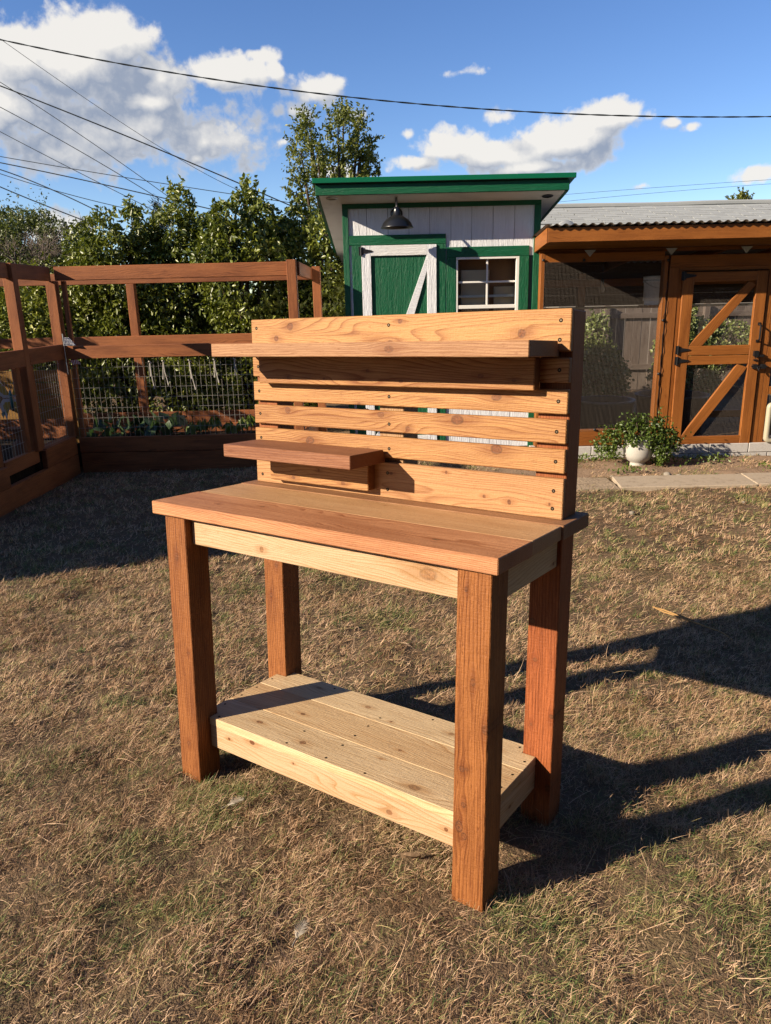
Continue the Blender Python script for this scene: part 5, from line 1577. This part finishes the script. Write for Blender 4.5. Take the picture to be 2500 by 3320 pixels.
low = [(-4.43, 9.54, 1.3, 0.46), (-3.98, 9.75, 1.4, 0.47), (-4.5, 9.25, 0.76, 0.46), (-4.02, 9.46, 0.72, 0.53), (-4.9, 9.6, 1.1, 0.5), (-4.2, 9.9, 1.85, 0.38), (-4.75, 10.0, 1.75, 0.4), (-5.3, 9.9, 1.4, 0.5)]
plant("shrub", "low spreading bush under the bare grey branches", "bush", low, M_lil, 700, 0.07, 0.5, 0.5, 0.8, (-4.3, 9.7, 0.0), 0.03, GH, trunks=4, spread=0.5)
fill = [(-2.95, 9.95, 2.32, 0.28), (-2.06, 9.85, 2.42, 0.28), (-1.24, 9.98, 2.36, 0.26), (-3.75, 10.0, 2.0, 0.3), (-2.95, 10.35, 2.25, 0.3), (-2.05, 10.3, 2.35, 0.3), (-1.28, 10.35, 2.3, 0.28), (-3.9, 10.4, 2.1, 0.3), (-2.2, 10.4, 1.8, 0.4), (-3.1, 10.4, 1.6, 0.4), (-1.3, 10.4, 1.7, 0.35)]
plant("shrub", "denser dark shrub filling the dips behind the front row of shrubs", "shrub", fill, M_lil, 800, 0.082, 0.46, 0.6, 0.8, (-2.4, 10.5, 0.0), 0.035, GH, trunks=5, gaps=0.6, spread=0.8)
low2 = [(-3.29, 9.35, 0.6, 0.42), (-2.71, 9.31, 0.54, 0.42), (-2.16, 9.38, 0.38, 0.41), (-1.7, 9.49, 0.43, 0.42), (-1.23, 9.53, 0.42, 0.40), (-2.4, 9.3, 0.95, 0.3), (-1.4, 9.45, 0.95, 0.3)]
plant("shrub", "dark low undergrowth bush behind the garden's wire mesh", "bush", low2, M_lil, 700, 0.07, 0.5, 0.5, 0.8, (-2.2, 9.45, 0.0), 0.03, GH, trunks=5, spread=0.8)
F_ = [(-1.43, 16.87, 5.01, 0.21), (-1.64, 17.35, 4.75, 0.26), (-1.21, 16.2, 4.45, 0.24), (-1.65, 16.68, 4.11, 0.21), (-1.21, 16.43, 3.97, 0.25), (-0.78, 16.35, 4.98, 0.26), (-0.69, 16.5, 4.67, 0.3), (-0.34, 16.75, 4.66, 0.29), (-0.54, 16.83, 4.33, 0.37), (-0.16, 17.06, 4.34, 0.22), (-0.93, 16.87, 4.34, 0.29), (-0.7, 17.3, 5.38, 0.15), (-1.7, 16.53, 3.84, 0.19), (-1.2, 17.6, 3.81, 0.41), (-0.54, 16.24, 3.71, 0.38), (-1.43, 17.27, 5.3, 0.12), (-0.37, 16.87, 5.12, 0.13), (-0.9, 16.9, 3.2, 0.5)]
plant("tree", "tall airy tree rising behind the shed roof", "tree", F_, M_tree, 800, 0.085, 0.5, 0.2, 0.9, (-0.95, 16.9, 0.0), 0.09, None, gaps=0.76, sh=16, sl=0.30)
G_ = [(16.49, 35.92, 5.82, 0.23), (16.76, 36.22, 5.66, 0.25), (15.84, 35.5, 5.59, 0.12), (16.3, 35.8, 5.54, 0.25), (16.5, 36, 4.6, 0.8)]
plant("tree", "distant treetop showing above the grey shingle ridge", "tree", G_, M_tree, 350, 0.14, 0.6, 0.1, 1.0, (16.4, 36.0, 0.0), 0.1, None, sh=4, sl=0.3)
plant("conifer", "dark conifer top between two leafy shrubs", "tree", [(-3.88, 13.94, 2.87, 0.20), (-3.9, 14.1, 3.08, 0.13), (-3.9, 14.0, 3.25, 0.06), (-3.85, 14, 2.5, 0.34), (-3.85, 14, 2.0, 0.5)], M_con, 1500, 0.10, 0.12, 0.25, 0.6, (-3.88, 14.0, 0.0), 0.06, None, sh=16, sl=0.16)
plant("conifer", "small dark conifer behind the bare grey branches", "tree", [(-5.15, 13.6, 2.55, 0.26), (-5.15, 13.7, 2.85, 0.16), (-5.15, 13.6, 2.1, 0.4)], M_con, 1500, 0.10, 0.12, 0.25, 0.6, (-5.15, 13.6, 0.0), 0.06, None, sh=14, sl=0.16)
hz = [(-7.2, 14.2, 1.1, 1.1), (-5.6, 14.4, 1.0, 1.05), (-4.2, 14.6, 1.0, 1.0), (-2.8, 14.4, 1.0, 1.0), (-1.2, 14.5, 1.1, 1.1), (0.3, 14.5, 1.0, 1.0)]
P, O = clump_points(hz, 260, 0.6, 0.35)
V, F = leaf_geo(P, 0.10 * rng.uniform(0.7, 1.3, len(P)), 0.55, 0.4, O, 0.7)
tn = np.clip(rng.beta(2, 2, len(P)) * 0.6, 0, 1)
o = link("far_hedge", np_mesh("far_hedge", V, F, M_lil, {'tint': np.concatenate([tn, tn])})); o['kind'] = 'stuff'

# bare grey branches
side = [(-6.4, 6.85, 1.0, 0.55), (-6.5, 7.4, 1.3, 0.6), (-6.4, 8.1, 1.1, 0.6), (-6.6, 8.7, 1.3, 0.6), (-6.5, 7.0, 1.8, 0.45), (-6.5, 7.8, 1.9, 0.4), (-6.5, 6.75, 2.25, 0.4), (-6.5, 7.4, 2.35, 0.4)]  # unseen shrub added to keep sun off the beds and wing
plant("shrub", "leafy shrub added unseen past the left edge to dapple the garden beds", "shrub", side, M_lil, 300, 0.08, 0.5, 0.5, 0.8, (-6.5, 7.0, 0.0), 0.035, GH, trunks=3, spread=0.5, gaps=0.62)
dead = empty("bare_branches", (-4.55, 10.2, 0.0), "bare grey dead branches fanning out above the left of the garden fence", "dead bush")
bm = bmesh.new()


def twig(p, d, ln, r, depth):
    n = 4; pts = [p]; q = p.copy(); dd = d.copy()
    for i in range(n):
        dd = (dd + Vector((random.uniform(-.22, .22), random.uniform(-.2, .2), random.uniform(-.2, .16)))).normalized()
        q = q + dd * ln / n; pts.append(q.copy())
        if depth > 0 and i >= 1:
            for _ in range(2 if depth > 1 else 1):
                sd_ = (dd + Vector((random.uniform(-.9, .9), random.uniform(-.5, .5), random.uniform(-.5, .7)))).normalized()
                twig(q.copy(), sd_, ln * random.uniform(0.45, 0.7), r * 0.5, depth - 1)
    tube(bm, pts, [r * (1 - 0.7 * i / n) for i in range(n + 1)], 5)


for d in ((-0.1, 0, 1), (0.5, 0, 0.9), (0.9, -0.1, 0.55), (1.0, 0, 0.3), (0.25, 0.1, 1), (1.0, 0.1, 0.05)):
    twig(Vector((0.0, -0.2, 1.85)), Vector(d).normalized(), random.uniform(0.36, 0.52), 0.016, 3)
tube(bm, [(0, 0, 0), (0.02, -0.1, 0.9), (0.0, -0.2, 1.9)], [0.05, 0.04, 0.025], 7)
from_bm("branch", bm, M_deadwood, dead, (0, 0, 0), None, True)

# plants in the raised bed
pb = empty("squash_plant", (-2.45, 7.62, 0.26), "broad dark leaved squash plant behind the garden wire", "plant")
C = np.stack([rng.uniform(-0.55, 0.42, 70), rng.uniform(-0.2, 0.25, 70), rng.uniform(0.03, 0.22, 70)], 1)


def single_leaves(parent, C, size, asp, droop, outv, jit, fold, mat, t0, t1):
    """every broad leaf a part of its own"""
    for k in range(len(C)):
        V, F = leaf_geo(np.zeros((1, 3)), size[k:k + 1], asp, droop, outv[k:k + 1], jit, fold)
        t = rng.uniform(t0, t1)
        link("leaf", np_mesh("leaf", V, F, mat, {'tint': np.array([t, t])}), None, parent, tuple(C[k]))


single_leaves(pb, C, rng.uniform(0.10, 0.17, 70), 0.95, 0.1, np.tile([[0, -0.4, 0.1]], (70, 1)), 0.6, 0.25, M_squash, 0.1, 0.7)
bm = bmesh.new()
for c in C[::3]:
    tube(bm, [(c[0] * 0.6, c[1], 0.0), (c[0] * 0.9, c[1], c[2] * 0.7), tuple(c)], 0.005, 5)
from_bm("stalk", bm, M_squash, pb)
mg = empty("marigold", (-2.03, 7.62, 0.26), "small orange flowers beside the squash leaves", "flower")
bm = bmesh.new()
for (x, z) in ((-0.06, 0.25), (0.0, 0.28), (0.06, 0.23), (-0.02, 0.22)):
    bmesh.ops.create_icosphere(bm, subdivisions=1, radius=0.018, matrix=Matrix.Translation((x, 0, z)))
from_bm("blossom", bm, plain("marigold_orange", (0.55, 0.20, 0.01), 0.6, 0.2), mg)
bm = bmesh.new()
for (x, z) in ((-0.06, 0.25), (0.0, 0.28), (0.06, 0.23)):
    tube(bm, [(x * 0.4, 0, 0), (x, 0, z)], 0.004, 5)
from_bm("stem", bm, M_squash, mg)
row = [-1.93, -1.83, -1.70, -1.55, -1.43, -1.34, -1.22, -1.10, -0.99]
GR = "bean plants in a row in the raised bed"
ORD = ("nearest the squash leaves", "second from the squash leaves", "third from the squash leaves", "fourth from the squash leaves", "in the middle of its row", "fourth from the bench end of its row", "third from the bench end of its row", "second from the bench end of its row", "at the bench end of its row")
BEAN = ["drooping leaved bean plant behind the garden wire, " + q for q in ORD]
for k, x in enumerate(row):
    hgt = 0.20 + 0.03 * (k % 3) + (0.10 if k > 5 else 0)
    m_ = 16
    a = np.linspace(0, 2 * np.pi, m_, endpoint=False) + rng.uniform(0, 1)
    Cc = np.stack([0.055 * np.cos(a) * rng.uniform(.4, 1.1, m_), 0.05 * np.sin(a), hgt - 0.05 - rng.uniform(0, 0.06, m_)], 1)
    outv = np.stack([np.cos(a), np.sin(a), np.zeros(m_)], 1) * 0.5
    e = empty("bean_plant", (x, 7.44, 0.26), None, "plant", GR)
    e['label'] = BEAN[k]
    single_leaves(e, Cc, rng.uniform(0.08, 0.12, m_), 0.55, 1.0, outv, 0.25, 0.5, M_pot, 0.4, 1.0)
    bm = bmesh.new(); tube(bm, [(0, 0, 0), (0.004, 0, hgt * 0.6), (0, 0, hgt)], 0.005, 5); from_bm("stem", bm, M_squash, e)

# planter pot in front of the coop
M_cer = plain("white_ceramic", (0.72, 0.69, 0.62), 0.22, 0.5, 0.0, 0.03, 10, 0.02)
PX, PYY = 2.462, 7.03
pot = empty("flower_pot", (PX, PYY, float(ground_z(PX, PYY)) + 0.004), "white ceramic footed flower pot on the dirt in front of the coop", "flower pot")
bm = bmesh.new(); lathe(bm, [(0.0, 0.0), (0.078, 0.0), (0.080, 0.010), (0.070, 0.026), (0.078, 0.036), (0.112, 0.060), (0.134, 0.105), (0.141, 0.160), (0.141, 0.215), (0.138, 0.248), (0.145, 0.254), (0.147, 0.262), (0.142, 0.268), (0.128, 0.262), (0.126, 0.18), (0.0, 0.17)], 40)
bmesh.ops.recalc_face_normals(bm, faces=bm.faces); from_bm("body", bm, M_cer, pot, (0, 0, 0), None, True)
bm = bmesh.new(); bm.faces.new([bm.verts.new((0.127 * math.cos(k * math.pi / 12), 0.127 * math.sin(k * math.pi / 12), 0.225)) for k in range(24)]); from_bm("soil", bm, M_soil, pot)
zb = float(pot.location.z)
ivy = [(PX - 0.02, PYY + 0.02, zb + 0.30, 0.12), (PX - 0.16, PYY - 0.01, zb + 0.29, 0.11), (PX - 0.28, PYY, zb + 0.25, 0.09), (PX - 0.36, PYY + 0.0, zb + 0.19, 0.07), (PX + 0.12, PYY - 0.01, zb + 0.30, 0.12), (PX + 0.24, PYY - 0.02, zb + 0.26, 0.10), (PX + 0.16, PYY - 0.11, zb + 0.20, 0.08), (PX + 0.20, PYY - 0.09, zb + 0.11, 0.08), (PX + 0.33, PYY - 0.02, zb + 0.20, 0.07), (PX - 0.06, PYY, zb + 0.40, 0.05), (PX - 0.08, PYY - 0.12, zb + 0.255, 0.055), (PX + 0.06, PYY - 0.13, zb + 0.235, 0.06), (PX + 0.17, PYY, zb + 0.40, 0.06), (PX + 0.19, PYY - 0.06, zb + 0.05, 0.05), (PX - 0.27, PYY - 0.04, zb + 0.13, 0.05)]
plant("ivy_plant", "bushy green trailing plant spilling over the white pot", "plant", ivy, M_pot, 2600, 0.030, 0.75, 0.25, 0.9, (PX, PYY, zb + 0.226), 0.006, None, gaps=0.45, sh=7, sl=0.09)

# plants inside and behind the coop
v1 = [(3.42, 12.23, 0.99, 0.27), (3.25, 12.17, 0.62, 0.32), (3.54, 12.17, 0.51, 0.35), (3.1, 12.23, 0.3, 0.3), (3.73, 12.17, 0.3, 0.32), (3.46, 12.3, 1.21, 0.12), (2.86, 12.3, 0.56, 0.18), (3.42, 12.11, 0.3, 0.31)]
plant("climbing_shrub", "pale leafy shrub behind the mesh panel, in front of the grey fence", "shrub", v1, M_vine, 800, 0.065, 0.7, 0.3, 0.9, (3.35, 12.3, 0.0), 0.02, "shrubs between coop and grey fence", trunks=3)
v2 = [(4.91, 12.3, 1.11, 0.25), (4.78, 12.23, 0.74, 0.32), (5.22, 12.36, 0.93, 0.27), (5.4, 12.3, 0.62, 0.3), (4.72, 12.3, 0.31, 0.32), (5.22, 12.3, 0.3, 0.35), (5.78, 12.36, 0.8, 0.35), (4.97, 12.3, 1.38, 0.12)]
plant("climbing_shrub", "leafy shrub with pinkish tips behind the coop door's mesh", "shrub", v2, M_vine, 800, 0.065, 0.7, 0.3, 0.9, (5.1, 12.4, 0.0), 0.02, "shrubs between coop and grey fence", trunks=3, tint_bias=0.08)


# weeds along the coop footing
def weed(x, y, r, n, lab):
    z = float(ground_z(x, y)) + 0.008
    e = empty("weed", (x, y, z), lab, "weed", "weeds along the coop footing")
    Cc = np.stack([rng.normal(0, r, n), rng.normal(0, r * 0.6, n), rng.uniform(0.005, 0.07, n)], 1)
    V, F = leaf_geo(Cc, rng.uniform(0.02, 0.04, n), 0.55, -0.2, np.tile([[0, 0, 0.4]], (n, 1)), 0.8, 0.3)
    tn = rng.uniform(0, 0.9, n)
    link("leaf_mass", np_mesh("leaf_mass", V, F, M_pot, {'tint': np.concatenate([tn, tn])}), None, e)['kind'] = 'stuff'


weed(2.02, 7.22, 0.10, 130, "low green weed patch at the footing near the bench's right edge")
weed(2.28, 7.26, 0.07, 130, "small green weed between that footing and the white pot")
weed(2.78, 7.10, 0.13, 160, "spreading weeds on the dirt just right of the white pot")
weed(3.18, 7.08, 0.12, 130, "thin weeds below the coop door")
weed(3.62, 6.72, 0.08, 80, "small weed alone by the path at the frame edge")
weed(2.25, 6.66, 0.08, 80, "small weed on the dirt beside the path, in front of the white pot")


# stones
def stone(x, y, r, lab, col=(0.42, 0.37, 0.30)):
    z = float(ground_z(x, y)) + r * 0.45
    bm = bmesh.new(); bmesh.ops.create_icosphere(bm, subdivisions=2, radius=r)
    for v in bm.verts:
        v.co *= 1 + random.uniform(-.14, .14); v.co.z *= 0.75
    o = from_bm("stone", bm, M_stone, None, (x, y, z), (0, 0, random.uniform(0, 6)), True)
    tag(o, lab, "stone", "pale stones on the ground by the coop")


M_stone = plain("pale_stone", (0.45, 0.39, 0.31), 0.9, 0.2, 0.0, 0.2, 40, 0.5, 0.004)
stone(2.59, 6.58, 0.036, "largest pale stone, on the path's far edge before the pot")
stone(2.69, 6.56, 0.026, "flat pale stone right beside the largest stone")
stone(2.08, 6.58, 0.018, "small pale stone at the path's left end")
stone(2.83, 5.62, 0.020, "small grey stone alone on the lawn before the path")
stone(1.86, 5.35, 0.022, "grey stone on the lawn right of the bench back")

# twig, feathers, leaf on the lawn
M_straw = plain("pale_twig", (0.58, 0.34, 0.13), 0.7, 0.2, 0.0, 0.12, 60, 0.2)
def gpt(x, y, h=0.012):
    return (x, y, float(ground_z(x, y)) + h)
tw = empty("twig", gpt(1.418, 3.65, 0.03), "long forked pale twig lying on the lawn right of the bench", "twig")
T0 = Vector(tw.location)
bm = bmesh.new()
tube(bm, [Vector(gpt(x, y, h)) - T0 for x, y, h in ((1.418, 3.65, 0.038), (1.455, 3.585, 0.042), (1.49, 3.50, 0.040), (1.525, 3.43, 0.040), (1.575, 3.35, 0.044), (1.62, 3.28, 0.042), (1.637, 3.20, 0.036))], [0.0035, 0.0042, 0.0042, 0.004, 0.0035, 0.003, 0.002], 7)
tube(bm, [Vector(gpt(x, y, 0.040)) - T0 for x, y in ((1.418, 3.65), (1.440, 3.56), (1.470, 3.49), (1.478, 3.42))], [0.0035, 0.0042, 0.0036, 0.003], 7)
tube(bm, [Vector(gpt(1.50, 3.485, 0.042)) - T0, Vector(gpt(1.515, 3.50, 0.075)) - T0], 0.003, 5)
from_bm("stem", bm, M_straw, tw)
M_fea = plain("white_feather", (0.55, 0.48, 0.38), 0.7, 0.2)
def feather(x, y, ang, ln, lab):
    z = float(ground_z(x, y)) + 0.030
    e = empty("feather", (x, y, z), lab, "feather", None, ang)
    bm = bmesh.new()
    for k in range(14):
        t = k / 13; w_ = 0.018 * math.sin(math.pi * (0.12 + 0.88 * t)) + 0.002
        for s_ in (-1, 1):
            v = [bm.verts.new(p) for p in ((t * ln, 0, 0.004 * math.sin(3 * t)), ((t + 0.07) * ln, 0, 0.004), ((t + 0.22) * ln, s_ * w_, 0.006 + random.uniform(-.004, .004)))]
            bm.faces.new(v)
    from_bm("vane", bm, M_fea, e)
    bm = bmesh.new(); tube(bm, [(-0.02, 0, 0), (ln * 0.5, 0, 0.003), (ln * 1.1, 0, 0.002)], [0.0016, 0.001, 0.0005], 5); from_bm("quill", bm, M_fea, e)
feather(-0.50, 1.91, R(35), 0.05, "downy white feather on the grass below the lower shelf's front")
feather(-0.235, 1.41, R(70), 0.05, "thin white feather on the grass in front of the bench, lowest in the picture")
M_leafd = plain("dead_leaf", (0.38, 0.25, 0.15), 0.8, 0.1, 0.0, 0.2)
z = gpt(0.048, 1.70, 0.028)
lf = empty("dead_leaf", z, "small pale curled dead leaf on the grass by the front right leg", "leaf")
bm = bmesh.new()
g_ = [[bm.verts.new((0.028 * (i / 4 - 0.5) * 2, 0.018 * (j / 2 - 1) * math.sin(math.pi * (0.1 + 0.8 * i / 4)), 0.012 * (j - 1) ** 2 + 0.004 * math.sin(i))) for j in range(3)] for i in range(5)]
for i in range(4):
    for j in range(2):
        bm.faces.new((g_[i][j], g_[i + 1][j], g_[i + 1][j + 1], g_[i][j + 1]))
from_bm("blade", bm, M_leafd, lf)

# ------------------------------------------------------------------ overhead lines
M_cable = plain("weathered_cable", (0.05, 0.065, 0.075), 0.7, 0.2, 0.0, 0.2, 10, 0.05)
M_cable2 = plain("dark_cable", (0.02, 0.03, 0.035), 0.7, 0.2, 0.0, 0.2, 10, 0.05)


def curve_pts(P3, n=24):
    """smooth quadratic through the given points, extended a little past both ends"""
    P3 = np.array(P3); t = np.linspace(0, 1, len(P3))
    tt = np.linspace(-0.45, 1.12, n)
    deg = 2 if len(P3) > 2 else 1
    return np.stack([np.polyval(np.polyfit(t, P3[:, k], deg), tt) for k in range(3)], 1)


def wire(pts, r, label, mat=None, twisted=False):
    C = curve_pts(pts, 30)
    o = empty("power_line", tuple(C[0]), label, "power line", "overhead lines crossing the sky")
    Cv = [Vector(c) - Vector(C[0]) for c in C]
    bm = bmesh.new()
    if not twisted:
        tube(bm, Cv, r, 6)
        from_bm("cable", bm, mat or M_cable, o, (0, 0, 0), None, True)
    else:
        C = curve_pts(pts, 420); Cv = [Vector(c) - Vector(C[0]) for c in C]
        for ph, mm in ((0, M_cable), (math.pi, M_cable2)):
            bm = bmesh.new()
            tube(bm, [c + Vector((0, math.sin(i * 0.42 + ph), math.cos(i * 0.42 + ph))) * r * 0.8 for i, c in enumerate(Cv)], r, 5)
            from_bm("cable", bm, mm, o, (0, 0, 0), None, True)
        bm.free if False else None


Y0 = 14.0
wire([(-6.24, Y0, 5.93), (-3.13, Y0, 5.32), (0.14, Y0, 4.88), (3.46, Y0, 4.61), (6.77, Y0, 4.50)], 0.0076, "twisted double cable sweeping across the whole sky above the shed", None, True)
wire([(-6.35, Y0, 5.24), (-4.1, Y0, 4.34), (-1.77, Y0, 3.35)], 0.0101, "thick dark cable dropping from the left edge to the shrub beside the shed", M_cable2)
wire([(-6.24, Y0 + .4, 5.93), (-4.68, Y0 + .4, 4.87), (-3.5, Y0 + .4, 4.08), (-2.57, Y0 + .4, 3.61)], 0.0043, "thin line dropping steeply from the twisted cable's left end")
wire([(-6.2, Y0 + .2, 5.20), (-5.05, Y0 + .2, 4.42), (-3.83, Y0 + .2, 3.54)], 0.0058, "thin line splitting off below the thick dark cable at the left edge")
wire([(-6.41, Y0 + .3, 4.92), (-5.16, Y0 + .3, 4.21), (-3.88, Y0 + .3, 3.42)], 0.0065, "straight thin line below the split pair, second steep one from the top")
wire([(-6.48, Y0 + .5, 4.53), (-5.29, Y0 + .5, 3.90), (-3.99, Y0 + .5, 3.23)], 0.0058, "straight thin line crossing the flatter cables lowest of the steep ones")
wire([(-6.52, Y0 - .3, 4.12), (-4.17, Y0 - .3, 3.70), (-1.61, Y0 - .3, 3.28)], 0.0058, "flattest thin line, topmost of the nearly level cables")
wire([(-6.54, Y0 - .4, 4.02), (-4.98, Y0 - .4, 3.68), (-3.08, Y0 - .4, 3.23)], 0.0086, "thicker nearly level cable just below the flattest thin line")
wire([(-6.56, Y0 - .2, 3.94), (-5.8, Y0 - .2, 3.65), (-4.88, Y0 - .2, 3.21)], 0.0086, "sagging cable ending at the round topped shrub")
wire([(-6.41, Y0 - .6, 3.82), (-5.17, Y0 - .6, 3.43), (-3.91, Y0 - .6, 3.12)], 0.0058, "thin sagging line ending at the taller shrub before the conifer")
wire([(-6.6, Y0 - .1, 3.67), (-6.0, Y0 - .1, 3.41), (-5.34, Y0 - .1, 3.14)], 0.0094, "lowest thick black line above the olive bush", M_cable2)
wire([(15.09, 60.0, 9.2), (22.39, 60.0, 9.56), (29.54, 60.0, 9.86)], 0.0115, "upper of two faint distant lines above the grey roof")
wire([(15.12, 60.0, 8.74), (22.42, 60.0, 9.21), (29.57, 60.0, 9.57)], 0.0115, "lower of two faint distant lines above the grey roof")

# unseen shed added outside the left edge, shaped to shade the lawn and beds
nb = empty("added_tool_shed", (-7.4, 4.0, 0.0), "brown tool shed added beyond the left edge to shade the lawn", "shed")
NO = Vector(nb.location)
for k in range(16):
    board("wall_board", nb, Vector((-6.24, 2.52 + 0.183 * k, 0.0)) - NO, Vector((-6.21, 2.52 + 0.183 * k + 0.180, 2.50)) - NO, M_plank_br, 0.002)
board("wall", nb, Vector((-8.6, 2.52, 0.0)) - NO, Vector((-6.25, 2.56, 2.50)) - NO, M_plank_br, 0)
board("wall", nb, Vector((-8.6, 5.40, 0.0)) - NO, Vector((-6.25, 5.44, 2.50)) - NO, M_plank_br, 0)
board("roof", nb, Vector((-8.7, 2.44, 2.505)) - NO, Vector((-6.12, 5.50, 2.62)) - NO, M_shin, 0.004)

# unseen house behind camera and trees at right, added to block some skylight
dw = empty("added_house", (2.0, -7.0, 0.0), "tan stuccoed house added unseen behind the camera to block skylight", "house")
DWO = Vector(dw.location)
M_stu = plain("tan_stucco", (0.55, 0.45, 0.34), 0.9, 0.2, 0.0, 0.08, 20, 0.3)
board("wall", dw, Vector((-6.5, -10.5, -0.2)) - DWO, Vector((11.0, -3.8, 3.6)) - DWO, M_stu, 0)
prism_y("roof", dw, [(-9.3, 3.62), (9.8, 3.62), (9.8, 3.8), (0.2, 6.2), (-9.3, 3.8)], -4.2, 3.9, M_shin)
for x in (-4.0, 0.5, 5.0):
    f_ = board("window", dw, Vector((x, -3.799, 0.9)) - DWO, Vector((x + 1.4, -3.75, 2.1)) - DWO, M_vinyl, 0.004)
    board("pane", f_, (-0.64, 0.026, -0.54), (0.64, 0.03, 0.54), M_flap, 0)
rt_ = [(7.6, 1.0, 1.4, 1.3), (7.8, 3.2, 1.5, 1.4), (7.6, 5.4, 1.4, 1.3), (7.9, 2.0, 3.2, 1.2), (7.8, 4.4, 3.3, 1.2), (7.7, 7.2, 1.6, 1.2), (7.9, 6.3, 3.2, 1.1)]  # added tree clumps, out of view, dim the sky light from the right
plant("tree", "broad leafy trees added unseen beyond the right edge to block skylight", "tree", rt_, M_tree, 90, 0.16, 0.5, 0.3, 0.9, (7.8, 3.8, 0.0), 0.12, None, trunks=3, spread=1.8, gaps=0.45)
